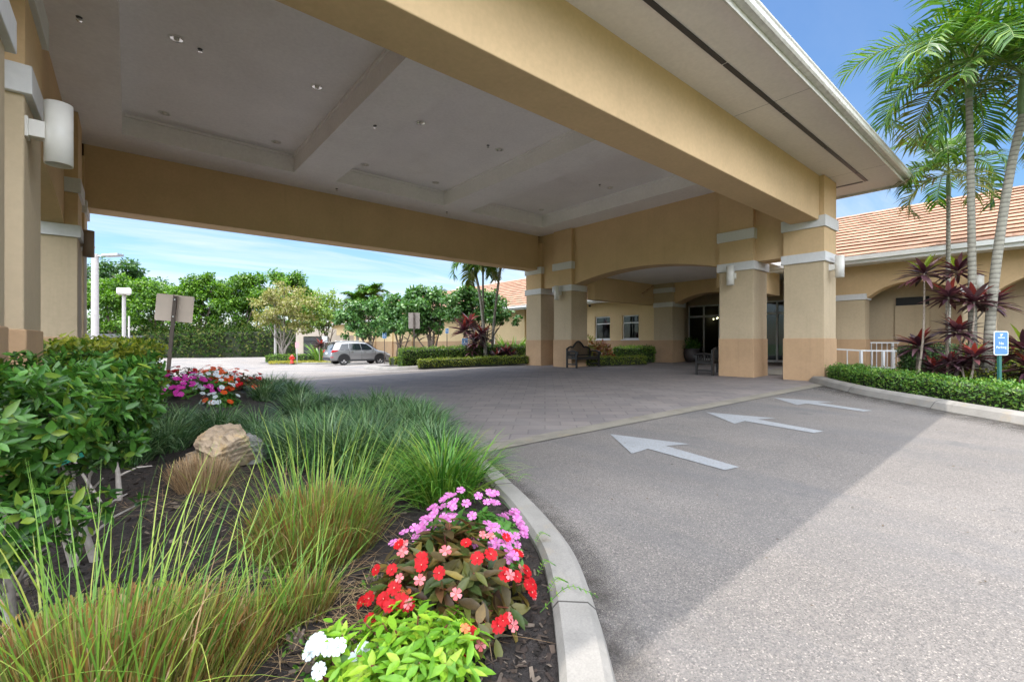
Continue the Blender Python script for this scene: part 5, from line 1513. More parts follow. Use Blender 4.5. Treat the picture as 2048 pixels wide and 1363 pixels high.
# vine-covered screen at the end of the lot
def hedge(name, label, line, hgt, thick, zf, leafmat, n, ls, cat='hedge', kind=None, group=None, rough=0.10, detail=1, top=True, ell=1.9, core=0.8):
    """clipped hedge along a ground polyline"""
    pts = np.array(line, float)
    seg = np.linalg.norm(np.diff(pts, axis=0), axis=1); cum = np.concatenate([[0], np.cumsum(seg)]); Ltot = cum[-1]
    mid = pts[len(pts) // 2]
    t = thing(name, label, cat, (pts[0][0], pts[0][1], zf(pts[0][0], pts[0][1]) - 0.02), group=group)
    org = np.array(t.location)
    def along(s):
        i = np.clip(np.searchsorted(cum, s, side='right') - 1, 0, len(seg) - 1)
        u = ((s - cum[i]) / seg[i])[:, None]
        p = pts[i] * (1 - u) + pts[i + 1] * u
        d = (pts[i + 1] - pts[i]) / seg[i][:, None]
        return p, d
    m = n
    s = RNG.uniform(0, Ltot, m)
    p, d = along(s)
    nl = np.stack([-d[:, 1], d[:, 0]], 1)
    at_, as_ = thick, hgt * 2
    cap_ = RNG.uniform(0, 1, m) < (thick / Ltot) * 1.2
    side = RNG.uniform(0, 1, m)
    top_ = side < at_ / (at_ + as_)
    sg = np.where(RNG.uniform(0, 1, m) < 0.5, -1.0, 1.0)
    lat = np.where(top_, RNG.uniform(-0.5, 0.5, m) * thick, sg * thick * 0.5)
    hz_ = np.where(top_, hgt, hgt * RNG.uniform(0, 1, m) ** 0.8)
    # ends
    e0 = np.where(RNG.uniform(0, 1, m) < 0.5, 0.0, Ltot)
    pe, de = along(e0)
    p = np.where(cap_[:, None], pe, p)
    lat = np.where(cap_, RNG.uniform(-0.5, 0.5, m) * thick, lat); hz_ = np.where(cap_, hgt * RNG.uniform(0, 1, m), hz_)
    out = np.stack([nl[:, 0] * np.where(top_, 0, sg), nl[:, 1] * np.where(top_, 0, sg), np.where(top_, 1.0, 0.15)], 1)
    out[cap_] = np.stack([np.where(e0 > 0, 1, -1) * de[:, 0], np.where(e0 > 0, 1, -1) * de[:, 1], np.full(m, .2)], 1)[cap_]
    xy = p + nl * lat[:, None]
    zg = np.array([zf(a, b) for a, b in xy])
    P = np.stack([xy[:, 0], xy[:, 1], zg + hz_], 1)
    wob = np.sin(P[:, 0] * 5.1 + P[:, 1] * 3.7) + np.sin(P[:, 0] * 11 - P[:, 1] * 9 + P[:, 2] * 13)
    P += out * (RNG.normal(0, rough, m) * 0.7 + wob * rough * 0.45)[:, None] - org
    D = unit(out * 0.7 + RNG.normal(size=(m, 3)) * 0.75 + np.array((0, 0, 0.3)))
    N = unit(out + np.array((0, 0, 0.6)) + RNG.normal(size=(m, 3)) * 0.45)
    mb = MB()
    sz = ls * RNG.uniform(0.6, 1.3, m)
    leaves(mb, P - D * sz[:, None] * 0.4, D, N, sz, sz / ell, detail, 0.2)
    o = mesh_obj('foliage', mb, leafmat, t)
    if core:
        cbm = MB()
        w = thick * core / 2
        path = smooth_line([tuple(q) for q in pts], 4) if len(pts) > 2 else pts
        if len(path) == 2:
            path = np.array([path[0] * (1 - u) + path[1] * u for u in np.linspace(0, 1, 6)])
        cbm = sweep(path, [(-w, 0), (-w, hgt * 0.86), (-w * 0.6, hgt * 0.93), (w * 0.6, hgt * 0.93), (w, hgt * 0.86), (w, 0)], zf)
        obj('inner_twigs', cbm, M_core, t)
    if kind: tag(t, kind=kind)
    return t
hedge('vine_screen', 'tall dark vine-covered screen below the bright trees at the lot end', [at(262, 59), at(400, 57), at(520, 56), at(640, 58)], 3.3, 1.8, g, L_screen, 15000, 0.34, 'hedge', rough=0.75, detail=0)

# clipped hedges of the island beside the far columns
hedge('clipped_hedge', 'tall clipped boxy hedge between the grey car and the far columns', [at(802, 20.9), at(870, 21.8), at(950, 22.6), at(1050, 23.6)], 0.86, 0.75, lambda a, b: g(a, b) + 0.08, L_hedge, 11000, 0.075, rough=0.05)
hedge('low_hedge', 'low clipped yellow-green hedge along the kerb before the taller hedge', [at(838, 20.2), at(905, 20.7), at(975, 21.1), at(1054, 21.4)], 0.34, 0.55, lambda a, b: g(a, b) + 0.08, L_hedgey, 7000, 0.06, rough=0.04)
hedge('clipped_hedge', 'clipped dark hedge under the two wing windows', [at(1232, 21.3), at(1303, 21.6)], 0.72, 0.6, lambda a, b: g(a, b) + 0.04, L_hedge, 5000, 0.065, rough=0.05)
hedge('low_hedge', 'low light green hedge behind the arched-back bench', [at(1150, 20.0), at(1215, 19.9), at(1288, 20.2)], 0.34, 0.5, lambda a, b: g(a, b) + 0.04, L_hedgey, 5000, 0.055, rough=0.04)
hedge('low_hedge', 'low round hedge in front of the grey car bonnet', [at(786, 28.5), at(797, 28.2)], 0.5, 0.6, g, L_hedgey, 1500, 0.08, rough=0.06)
hedge('island_hedge', 'low grey-green hedge on the island below the olive tree', [at(537, 40.5), at(580, 40.2), at(615, 40.0), at(650, 40.5)], 0.55, 0.9, lambda a, b: g(a, b) + 0.1, L_hedge, 3500, 0.12, rough=0.08)
cov = MB()
ip = []
while len(ip) < 3500:
    a, b = at(RNG.uniform(538, 690), RNG.uniform(36.9, 39.6)); ip.append((a, b, g(a, b) + 0.13))
ip = np.array(ip)
leaves(cov, ip, unit(RNG.normal(size=(3500, 3)) + np.array((0, 0, 1.2))), np.tile((0, 0, 1.0), (3500, 1)) + RNG.normal(size=(3500, 3)) * .3, 0.14, 0.07, 0)
tag(obj('groundcover', cov, leafm('yellow_groundcover_leaf', [(0.18, 0.19, 0.02), (0.28, 0.26, 0.03), (0.38, 0.33, 0.05)], 0.5, 0.25), fix=False), kind='stuff')
# palm bed: clipped cover along the kerb and hedges behind it
off = [(p[0] + 0.33 + 0.30 * 0.67, p[1] - 0.33 - 0.30 * 0.74) for p in kr]
hedge('low_hedge', 'low clipped green hedge along the kerb in front of the palms', [off[i] for i in range(1, len(off) - 6, 4)], 0.34, 0.62, lambda a, b: g(a, b) + 0.09, L_cover, 15000, 0.052, rough=0.05)
hedge('low_hedge', 'second low yellow-green hedge between the palm trunks and the kerb hedge', [at(1930, 10.0), at(2000, 9.7), at(2120, 9.2)], 0.36, 0.8, lambda a, b: g(a, b) + 0.09, L_hedgey, 7000, 0.055, rough=0.06)
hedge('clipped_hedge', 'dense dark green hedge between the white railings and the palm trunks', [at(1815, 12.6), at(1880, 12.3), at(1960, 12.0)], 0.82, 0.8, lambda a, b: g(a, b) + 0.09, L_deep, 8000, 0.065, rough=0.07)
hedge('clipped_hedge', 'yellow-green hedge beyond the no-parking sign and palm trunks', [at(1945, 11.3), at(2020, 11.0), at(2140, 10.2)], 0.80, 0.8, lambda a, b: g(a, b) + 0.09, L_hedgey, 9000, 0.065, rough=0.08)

# ------------------------------------------------------------------ palms
def frond(base, az, elev, length, bend, nl, ll, lw, mat, parent, name='frond', droop=0.6):
    base = np.array(base, float)
    mb = MB()
    pts = [base]; th = elev
    m = 12
    h = np.array((math.cos(az), math.sin(az), 0)); up = np.array((0, 0, 1.0)); sd_ = np.array((-math.sin(az), math.cos(az), 0))
    dirs = []
    for i in range(m):
        d = h * math.cos(th) + up * math.sin(th)
        dirs.append(d)
        pts.append(pts[-1] + d * length / m)
        th -= bend / m * (0.4 + 1.2 * i / m)
    pts = np.array(pts)
    mb.tube(pts, np.linspace(0.022, 0.004, m + 1) * length / 2.0, 5, 1)
    t = np.repeat(np.linspace(0.14, 0.99, nl), 2)
    k = len(t)
    i = np.clip((t * m).astype(int), 0, m - 1)
    u = (t * m - i)[:, None]
    P = pts[i] * (1 - u) + pts[i + 1] * u
    dr = np.array(dirs)[i]
    s = np.where(np.arange(k) % 2 == 0, 1.0, -1.0)[:, None]
    nrm = np.cross(dr, sd_); nrm = np.where((nrm[:, 2:3] < 0), -nrm, nrm)
    fw = 0.35 + 0.7 * t[:, None] ** 1.5
    D = unit(dr * fw + sd_ * s * 0.95 + nrm * RNG.uniform(0.0, 0.5, (k, 1)) + RNG.normal(size=(k, 3)) * 0.06)
    L = ll * (0.55 + 0.75 * np.sin(np.pi * (0.12 + 0.78 * t))) * RNG.uniform(0.88, 1.1, k)
    # two-piece drooping leaflet
    S = unit(np.cross(D, nrm))
    w = lw * np.ones(k)[:, None]
    D2 = unit(D - up * droop * RNG.uniform(0.6, 1.4, (k, 1)))
    a = P; b = P + D * L[:, None] * 0.5; c = b + D2 * L[:, None] * 0.5
    V = np.stack([a - S * w * .3, a + S * w * .3, b + S * w * .5, b - S * w * .5, c], 1).reshape(-1, 3)
    ii = np.arange(k)[:, None]
    k0 = mb.n
    mb.add(V, ii * 5 + np.array([[0, 1, 2, 3]]))
    mb.F.append((ii * 5 + np.array([[3, 2, 4]]) + k0, 0))
    me = mb.mesh(name, [mat, M_rachis], True, fix=False)
    o = bpy.data.objects.new(name, me); COL.objects.link(o); o.parent = parent
    return o
M_rachis = plain('frond_rib', (0.14, 0.20, 0.045), 0.45, var=0.15)
M_shaftg = plain('crownshaft', (0.13, 0.20, 0.07), 0.4, var=0.2)
def palm(label, base, top, r, nf, fl, ll, lw=0.035, group='slender palms', bendr=(1.1, 1.9), shaft=0.8, seedo=0):
    """base, top: world points of the trunk foot and of the crown's heart"""
    b = np.array(base, float); tp = np.array(top, float)
    t = thing('palm_tree', label, 'palm', tuple(b), group=group)
    rel = tp - b
    rr = random.Random(int(b[0] * 100) + seedo)
    ctrl = [np.array((0, 0, -0.1)), rel * 0.3 + np.array((rel[0], rel[1], 0)) * -0.12, rel * 0.65 + np.array((rel[0], rel[1], 0)) * -0.06, rel - np.array((0, 0, shaft))]
    pts = smooth_line(ctrl, 6)
    q = np.linspace(1.0, 0.72, len(pts)); q[0] = 1.5; q[1] = 1.25; q[2] = 1.1
    mesh_obj('trunk', MB().tube(pts, r * q, 12), B_palm, t, True)
    mesh_obj('crownshaft', MB().tube([pts[-1] - np.array((0, 0, 0.03)), pts[-1] + np.array((0, 0, shaft * 0.25)), pts[-1] + np.array((0, 0, shaft * 0.7)), rel + np.array((0, 0, 0.15))], [r * 0.8, r * 1.0, r * 0.8, r * 0.35], 12), M_shaftg, t, True)
    for i in range(nf):
        u = i / (nf - 1)
        az = i * 2.399 + rr.uniform(-0.25, 0.25)
        el = R(78 - 88 * u) + rr.uniform(-0.1, 0.1)
        frond(rel + np.array((0, 0, 0.1 - 0.15 * u)), az, el, fl * rr.uniform(0.85, 1.1), rr.uniform(*bendr), 38, ll, lw, L_palmy if (u > 0.85 and rr.random() < 0.6) else L_palm, t)
    return t
def ground_at(px_, d_, dz=0.09):
    x, y = at(px_, d_); return (x, y, g(x, y) + dz)
def up_at(px_, py_, d_):
    x, y = at(px_, d_); return (x, y, zpx(py_, d_))
PG = 'slender ringed palms in the palm bed'
palm('tall straight ringed palm in the palm bed, middle of its three trunks', ground_at(1946, 9.9), up_at(1938, 120, 9.9), 0.078, 17, 2.4, 0.66, 0.045, PG, (1.5, 2.5))
palm('tall palm with a leaning trunk behind the no-parking sign', ground_at(1972, 9.7), up_at(2046, 150, 9.6), 0.092, 16, 2.3, 0.64, 0.045, PG, (1.5, 2.5), seedo=3)
palm('shortest thinnest palm of the palm bed, nearest the corner column', ground_at(1896, 12.4), up_at(1897, 345, 12.6), 0.06, 13, 1.6, 0.48, 0.04, PG, (1.8, 2.8), 0.6, 5)
PG2 = 'thin palms by the far columns'
palm('thin pale double palm trunk rising past the red cordyline', ground_at(972, 22.2), up_at(952, 522, 22.4), 0.085, 12, 1.55, 0.5, 0.055, PG2, (1.6, 2.6), 0.7)
palm('second thin trunk of the palm pair past the red cordyline', ground_at(966, 22.6), up_at(966, 520, 22.6), 0.065, 10, 1.4, 0.45, 0.05, PG2, (1.7, 2.7), 0.7, 9)
palm('lone thin curved palm trunk next to the far corner column', ground_at(983, 22.8), up_at(1008, 470, 22.8), 0.075, 10, 1.3, 0.5, 0.05, PG2, (1.2, 2.2), 0.7, 2)
palm('dark thin palm stem seen behind the flat-headed tree', ground_at(938, 30), up_at(950, 500, 30), 0.07, 9, 1.5, 0.5, 0.06, PG2, (1.4, 2.4), 0.7, 4)
for px_, py_, d_, lb in ((715, 600, 47, 'bushy fan-leaved palm above the grey car, lower of the two'), (742, 586, 48, 'bushy fan-leaved palm above the grey car, higher of the two')):
    palm(lb, ground_at(px_, d_, 0), up_at(px_, py_ + 6, d_), 0.16, 13, 1.7, 0.75, 0.14, 'bushy palms beyond the car', (1.0, 1.8), 0.3, px_)

# ------------------------------------------------------------------ cordylines and other coloured plants
def rosette(n, L, Wd, mats, up=0.5):
    mb = MB()
    k = np.arange(n)
    az = k * 2.399 + RNG.uniform(-0.3, 0.3, n)
    th = 0.25 + 1.35 * (k / n) ** 0.8 + RNG.uniform(-0.15, 0.15, n)
    h = np.stack([np.cos(az), np.sin(az), np.zeros(n)], 1)
    D = h * np.sin(th)[:, None] + np.array((0, 0, 1.0)) * np.cos(th)[:, None]
    Nn = np.array((0, 0, 1.0)) * np.sin(th)[:, None] - h * np.cos(th)[:, None]
    P = np.stack([np.zeros(n), np.zeros(n), -0.10 * k / n], 1) + h * 0.01
    mi = np.zeros(n, int); mi[: max(2, n // 9)] = 1
    for q in (0, 1):
        s = mi == q
        leaves(mb, P[s], D[s], Nn[s], L * RNG.uniform(0.75, 1.1, s.sum()), Wd * RNG.uniform(0.8, 1.15, s.sum()), 2, 0.48, 0.2, q)
    return mb.mesh('leaf_rosette', mats, True, fix=False)
ROS = [rosette(44, 0.60, 0.115, [L_cord, L_cordr]), rosette(40, 0.56, 0.105, [L_cord, L_cordg]), rosette(36, 0.52, 0.12, [L_cord, L_cordr])]
def cordyline(label, foot, heads, group='red cordylines in the palm bed', r=0.022, scale=1.0):
    """heads: list of (point, rosette index, scale)"""
    f = np.array(foot, float)
    t = thing('cordyline', label, 'cordyline', tuple(f), group=group)
    for p, ri, sc_ in heads:
        e = np.array(p, float) - f
        bow = np.array((RNG.uniform(-.08, .08), RNG.uniform(-.08, .08), 0)) * e[2]
        st = mesh_obj('stem', MB().tube(smooth_line([(RNG.uniform(-.05, .05), RNG.uniform(-.05, .05), -0.1), e * 0.4 + bow, e * 0.75 + bow * 0.8, e], 4), np.linspace(r * 1.2, r * 0.7, 13), 7), B_cane, t, True)
        o = bpy.data.objects.new('leaf_rosette', ROS[ri]); COL.objects.link(o)
        o.parent = t; o.location = e; o.scale = (sc_ * scale,) * 3; o.rotation_euler = (RNG.uniform(-.2, .2), RNG.uniform(-.2, .2), RNG.uniform(0, 6.28))
d0 = 10.6
cordyline('tallest single-stemmed purple cordyline with a lime young leaf, nearest the railing', ground_at(1838, d0), [(up_at(1848, 545, d0), 1, 1.0)])
cordyline('low maroon cordyline with a yellowing leaf against the white railing', ground_at(1836, 10.9), [(up_at(1838, 690, 10.9), 0, 0.95)])
cordyline('many-headed purple cordyline clump in front of the palm trunks', ground_at(1905, 10.2), [(up_at(1915, 540, 10.4), 1, 0.85), (up_at(1898, 592, 10.1), 0, 0.8), (up_at(1948, 600, 9.8), 2, 0.9), (up_at(1982, 605, 9.9), 0, 0.85), (up_at(1915, 660, 10.0), 0, 0.8), (up_at(1900, 722, 9.8), 2, 0.6)])
cordyline('drooping purple cordyline low beside the leaning palm trunk', ground_at(1935, 9.6), [(up_at(1948, 712, 9.5), 0, 0.75), (up_at(1925, 730, 9.7), 0, 0.6)])
cordyline('purple cordyline with a lime tip just beyond the no-parking sign', ground_at(2055, 9.2), [(up_at(2048, 695, 9.2), 1, 1.05), (up_at(2062, 735, 9.0), 0, 0.9)])
cordyline('small dark cordyline under the single-stemmed tall one', ground_at(1862, 10.6), [(up_at(1868, 735, 10.6), 0, 0.75)])
RC = 'cordylines by the far columns'
cordyline('red-headed cordyline against the yellow wing wall by the blue sign', ground_at(926, 24.0), [(up_at(928, 660, 24.0), 2, 1.5), (up_at(938, 645, 24.2), 2, 1.4)], RC, 0.03)
cordyline('dark purple cordyline at the foot of the thin palm pair', ground_at(950, 22.3), [(up_at(952, 682, 22.3), 0, 1.2), (up_at(964, 668, 22.2), 0, 1.2), (up_at(945, 700, 22.2), 0, 1.0)], RC, 0.03)
cordyline('low purple cordylines in front of the clipped hedge end', ground_at(1010, 21.9), [(up_at(995, 712, 21.9), 0, 0.95), (up_at(1012, 705, 21.9), 0, 1.0), (up_at(1022, 712, 22.0), 0, 0.85)], RC, 0.02)
cordyline('red and green spiky plant on the island behind the grey car', ground_at(640, 38.5), [(up_at(640, 690, 38.5), 2, 1.5)], RC, 0.03)
def strap_plant(name, label, foot, n, L, Wd, m, cat='plant', spread=0.35, r=0.25):
    t = thing(name, label, cat, foot)
    P, a, q = clump_pts(n, r)
    mb = MB()
    blades(mb, P, a + RNG.uniform(-.6, .6, n), spread * (0.3 + q / r) * RNG.uniform(.5, 1.2, n), L * RNG.uniform(.7, 1.15, n), Wd * RNG.uniform(.8, 1.2, n), RNG.uniform(.5, 1.3, n), 5)
    mesh_obj('foliage', mb, m, t)
    return t
strap_plant('ti_plant', 'tall bright green spiky plant on the island behind the grey car', ground_at(640, 39), 26, 1.9, 0.2, L_ti, spread=0.5)
strap_plant('ginger_plant', 'bright green broad-leaved plant against the wing wall beside the far columns', ground_at(1022, 24.5), 55, 1.55, 0.13, L_ti, spread=0.5, r=0.6)
def leafy_bush(name, label, foot, rx, rz, n, ls, m, cat='bush', detail=1):
    t = thing(name, label, cat, foot)
    u = rdir(n); u[:, 2] = np.abs(u[:, 2])
    P = u * RNG.uniform(0.6, 1.0, (n, 1)) * np.array((rx, rx, rz))
    mb = MB()
    leaves(mb, P, unit(u + RNG.normal(size=(n, 3)) * .6), unit(u + np.array((0, 0, .7)) + RNG.normal(size=(n, 3)) * .4), ls * RNG.uniform(.6, 1.3, n), ls * .4, detail, .25)
    mesh_obj('foliage', mb, m, t)
    tb = MB()
    for k in range(7):
        a = k * 0.9
        tb.tube([(0.04 * math.cos(a), 0.04 * math.sin(a), -0.05), (rx * .3 * math.cos(a), rx * .3 * math.sin(a), rz * .4), (rx * .6 * math.cos(a), rx * .6 * math.sin(a), rz * .75)], [0.02, 0.014, 0.006], 5)
    mesh_obj('stem', tb, B_brown, t, True)
    return t
leafy_bush('croton', 'red and orange croton bush behind the arched-back bench', ground_at(1203, 20.8, 0.05), 0.55, 1.02, 700, 0.19, L_croton)
leafy_bush('croton', 'yellow and red tipped croton just behind the far arch column', ground_at(1180, 20.6, 0.05), 0.32, 1.3, 260, 0.2, leafm('yellow_croton_leaf', [(0.36, 0.34, 0.03), (0.20, 0.28, 0.03), (0.42, 0.10, 0.03)], 0.4, 0.3))
fo = MB()
u = rdir(420); u[:, 2] = np.abs(u[:, 2])
leaves(fo, np.array((20.6, 11.3, pz + 0.6)) + u * RNG.uniform(.2, 1, (420, 1)) * np.array((.42, .42, .55)), unit(u + RNG.normal(size=(420, 3)) * .5), unit(u + np.array((0, 0, .8))), 0.15, 0.06, 1, .3)
obj('foliage', fo, L_shrub, pot, fix=False)
# ------------------------------------------------------------------ the planting bed in front
def bed_at(px_, d_, dz=0.0):
    x, y = at(px_, d_); return (x, y, zb(x, y) + dz)
# mulch chips
n = 15000
q = []
rr = random.Random(11)
while len(q) < n:
    d_ = 1.0 + 5.5 * rr.random() ** 1.6
    x, y = at(rr.uniform(-60, 1150), d_)
    k = int(np.argmin((path[:, 0] - x) ** 2 + (path[:, 1] - y) ** 2))
    e = path[min(k + 1, len(path) - 1)] - path[max(k - 1, 0)]
    if (x - path[k][0]) * -e[1] + (y - path[k][1]) * e[0] < 0.23 * np.linalg.norm(e): continue
    q.append((x, y, zb(x, y) + rr.uniform(0.0, 0.012)))
q = np.array(q)
mb = MB()
a = RNG.uniform(0, 6.28, n)
D = np.stack([np.cos(a), np.sin(a), RNG.normal(0, .25, n)], 1)
N = np.tile((0, 0, 1.0), (n, 1)) + RNG.normal(size=(n, 3)) * .35
L = 0.012 + 0.045 * RNG.random(n) ** 2.2
D = unit(D); S = unit(np.cross(D, N)); w = L * RNG.uniform(.18, .5, n)
V = np.stack([q - D * L[:, None] / 2 - S * w[:, None] / 2, q + D * L[:, None] / 2 - S * w[:, None] * .35, q + D * L[:, None] / 2 + S * w[:, None] * .4, q - D * L[:, None] / 2 + S * w[:, None] / 2], 1).reshape(-1, 3)
mb.add(V, np.arange(n)[:, None] * 4 + np.array([[0, 1, 2, 3]]))
M_chip = leafm('mulch_chip', [(0.010, 0.008, 0.007), (0.022, 0.016, 0.014), (0.045, 0.033, 0.028), (0.016, 0.013, 0.012), (0.085, 0.062, 0.05), (0.03, 0.022, 0.02), (0.20, 0.16, 0.13)], 0.85, 0.0, spec=0.2)
tag(obj('mulch', mb, M_chip, fix=False), kind='stuff')
# straw and fallen leaves lying round the grass clumps
n = 1300
cs = [(150, 1.55, .75), (620, 2.6, .7), (430, 3.5, .6), (560, 2.0, .5), (800, 2.0, .4)]
P = []
for i in range(n):
    c = cs[rr.randrange(len(cs))]
    x, y = at(c[0], c[1]); a_, r_ = rr.uniform(0, 6.28), c[2] * rr.random() ** .6
    x += r_ * math.cos(a_); y += r_ * math.sin(a_)
    P.append((x, y, zb(x, y) + rr.uniform(.005, .03)))
P = np.array(P)
mb = MB()
blades(mb, P, RNG.uniform(0, 6.28, n), RNG.uniform(1.35, 1.6, n), RNG.uniform(.06, .34, n), RNG.uniform(.0015, .004, n), RNG.uniform(-.25, .5, n), 3)
tag(obj('straw_litter', mb, L_dry, fix=False), kind='stuff')

# ------------------------------------------------------------------ cordgrass clumps with cut stubble
def cordgrass(label, foot, r, nst, hst, nbl, hbl, lean=0.0, dry=0.0, lbl=0.0068):
    t = thing('grass_clump', label, 'ornamental grass', foot, group='cut-back ornamental grass clumps')
    P, a, q = clump_pts(nst, r, .55)
    mb = MB()
    blades(mb, P, a + RNG.normal(0, .4, nst), .06 + .55 * (q / r) ** 1.3 * RNG.uniform(.6, 1.25, nst), hst * (1 - .25 * (q / r) ** 2) * RNG.uniform(.65, 1.15, nst), RNG.uniform(.0025, .0055, nst), RNG.uniform(0, .22, nst), 3, cut=True)
    mesh_obj('stubble', mb, L_dry if dry else L_stub, t)
    if nbl:
        mb = MB()
        P, a, q = clump_pts(nbl, r * .92, .5)
        az = a + RNG.normal(0, .5, nbl)
        tl = .05 + .5 * (q / r) * RNG.uniform(.5, 1.3, nbl)
        L = hbl * RNG.uniform(.45, 1.15, nbl)
        blades(mb, P, az, tl, L, lbl * RNG.uniform(.55, 1.25, nbl), RNG.uniform(.1, .75, nbl), 7)
        # long arching leaves falling to one side
        m = max(8, nbl // 3)
        P, a, q = clump_pts(m, r * .9, .5)
        az = math.atan2(RGT[1], RGT[0]) + RNG.normal(0, .7, m) + lean
        blades(mb, P, az, RNG.uniform(.35, .8, m), hbl * RNG.uniform(.7, 1.2, m), lbl * RNG.uniform(.5, 1.05, m), RNG.uniform(.4, 1.5, m), 8)
        mesh_obj('blade_foliage', mb, L_grass, t)
        m = max(4, nbl // 5)
        P, a, q = clump_pts(m, r, .5)
        mb = MB()
        blades(mb, P, RNG.uniform(0, 6.28, m), RNG.uniform(.1, 1.1, m), hbl * RNG.uniform(.3, .8, m), lbl * RNG.uniform(.35, .8, m), RNG.uniform(.5, 2.6, m), 8)
        mesh_obj('dead_blade_foliage', mb, L_dry, t)
    return t
cordgrass('largest cut-back grass clump with orange stubble, closest to the shrub stems', bed_at(190, 1.50), .44, 3000, .27, 200, .80)
cordgrass('tall green grass clump with brown stubble beside the boulder', bed_at(635, 2.66), .31, 2000, .33, 230, .78)
cordgrass('small short grass clump between the two big grass clumps', bed_at(500, 1.85), .15, 500, .16, 36, .45)
cordgrass('low grass tuft right beside the tall green grass clump', bed_at(600, 2.05), .13, 420, .16, 40, .42)
cordgrass('dry straw-brown grass tuft in front of the boulder', bed_at(405, 3.6), .17, 520, .25, 8, .36, dry=1)
cordgrass('small dry tuft at the shrub side of the boulder', bed_at(365, 3.8), .10, 160, .17, 0, .40, dry=1)

# ------------------------------------------------------------------ liriope
def liriope_mesh(n, L, r, m, wd=0.0115, cv=(1.0, 2.3)):
    P, a, q = clump_pts(n, r, .6)
    mb = MB()
    blades(mb, P, a + RNG.normal(0, .55, n), .05 + .75 * (q / r) * RNG.uniform(.4, 1.2, n), L * RNG.uniform(.6, 1.15, n), wd * RNG.uniform(.7, 1.25, n), RNG.uniform(cv[0], cv[1], n), 6)
    return mb.mesh('foliage', m, True, fix=False)
LM = [liriope_mesh(430, .50, .20, L_lir), liriope_mesh(390, .54, .22, L_lir), liriope_mesh(460, .46, .19, L_lir)]
t = thing('liriope', 'single bright green strappy liriope clump by the kerb above the impatiens', 'liriope', bed_at(885, 3.45))
o = bpy.data.objects.new('foliage', liriope_mesh(560, .62, .22, L_lirb, .0125, (.9, 2.3))); COL.objects.link(o); o.parent = t
LS = [(255, 4.5), (330, 4.75), (545, 4.65), (600, 4.5), (655, 4.4), (690, 4.3), (850, 5.2), (868, 4.65), (838, 6.2), (884, 4.2), (846, 5.7), (826, 6.9), (235, 4.9), (300, 5.1), (365, 5.3), (440, 5.3), (515, 5.2), (590, 5.1), (665, 4.9), (735, 4.75), (790, 5.0), (640, 5.8), (705, 5.7), (765, 5.7), (815, 5.9), (600, 6.6), (670, 6.5), (735, 6.5), (790, 6.6), (640, 7.3), (700, 7.3), (755, 7.3), (700, 4.2), (800, 4.3), (250, 4.3)]
i = 0
for px_, d_ in LS:
    x, y = at(px_, d_)
    t = thing('liriope', 'dark green strappy liriope clump in the massed rows behind the boulder', 'liriope', (x, y, zb(x, y)), RNG.uniform(0, 6.28), 'massed dark liriope')
    o = bpy.data.objects.new('foliage', LM[i % 3]); COL.objects.link(o); o.parent = t
    s = RNG.uniform(.85, 1.12); o.scale = (s, s, s); i += 1
LF = [(250, 7.4), (285, 7.6), (240, 8.8), (290, 9.2), (540, 8.4), (570, 9.0), (530, 7.4), (590, 8.0)]
for px_, d_ in LF:
    x, y = at(px_, d_)
    t = thing('liriope', 'grey-green liriope clump round the mound of far impatiens', 'liriope', (x, y, zb(x, y)), RNG.uniform(0, 6.28), 'liriope round the flower mound')
    o = bpy.data.objects.new('foliage', LM[i % 3]); COL.objects.link(o); o.parent = t
    s = RNG.uniform(.8, 1.0); o.scale = (s, s, s); i += 1

# ------------------------------------------------------------------ boulders
def boulder(label, foot, size, seed, m):
    import bmesh
    bm = bmesh.new()
    bmesh.ops.create_icosphere(bm, subdivisions=5, radius=1.0)
    from mathutils import noise as mnoise
    r_ = np.random.default_rng(seed)
    planes = [(unit(r_.normal(size=3)), r_.uniform(.48, .80)) for _ in range(11)]
    for v in bm.verts:
        p = np.array(v.co)
        for nn, h in planes:
            dd = p @ nn - h
            if dd > 0: p = p - nn * dd
        p = p * (1.25 + .03 * math.sin(p[0] * 17 + p[1] * 13) + .025 * math.sin(p[2] * 29 + p[0] * 11) + .02 * math.sin(p[1] * 41 + p[2] * 23))
        q_ = Vector(p * 2.3 + seed)
        p = p * (1 + .07 * mnoise.fractal(q_, 1.0, 2.0, 5) - .05 * max(0.0, mnoise.noise(q_ * 3.1)))
        v.co = Vector(p * np.array(size))
    me = bpy.data.meshes.new('boulder'); bm.to_mesh(me); bm.free()
    me.materials.append(m)
    o = bpy.data.objects.new('boulder', me); COL.objects.link(o)
    o.location = (foot[0], foot[1], foot[2] + size[2] * .45)
    o.rotation_euler = (.1, -.12, seed)
    tag(o, label, 'boulder', 'boulders in the bed')
def rock_mat():
    m, t, b = new_mat('ochre_limestone')
    c = ramp(t, noise(t, 4.5, 7, .65, dist=.8), [(.3, (.20, .15, .10)), (.5, (.42, .32, .22)), (.62, (.50, .34, .17)), (.8, (.52, .46, .40))])
    c = mixc(t, ramp(t, noise(t, 9, 6, .7), [(.55, (0, 0, 0)), (.7, (.7, .7, .7))]), c, (.16, .15, .145))
    t.links.new(c, b.inputs['Base Color']); b.inputs['Roughness'].default_value = .9
    bump(t, b, noise(t, 22, 7, .7), .8, .03)
    return m
M_rock = rock_mat()
boulder('angular ochre and grey limestone boulder behind the dry grass tuft', bed_at(455, 4.2), (.30, .25, .22), 5, M_rock)
boulder('grey half of the limestone boulder pair against the liriope', bed_at(503, 4.40), (.20, .17, .20), 11, plain('grey_limestone', (.26, .25, .24), .9, var=.35, scale=9, bumps=.6))
boulder('small brown rock low at the dry tuft side of the ochre boulder', bed_at(412, 4.3), (.16, .14, .11), 3, M_rock)
boulder('low ochre boulder half hidden behind the liriope next to the shrub', bed_at(262, 7.0), (.36, .26, .26), 8, M_rock)

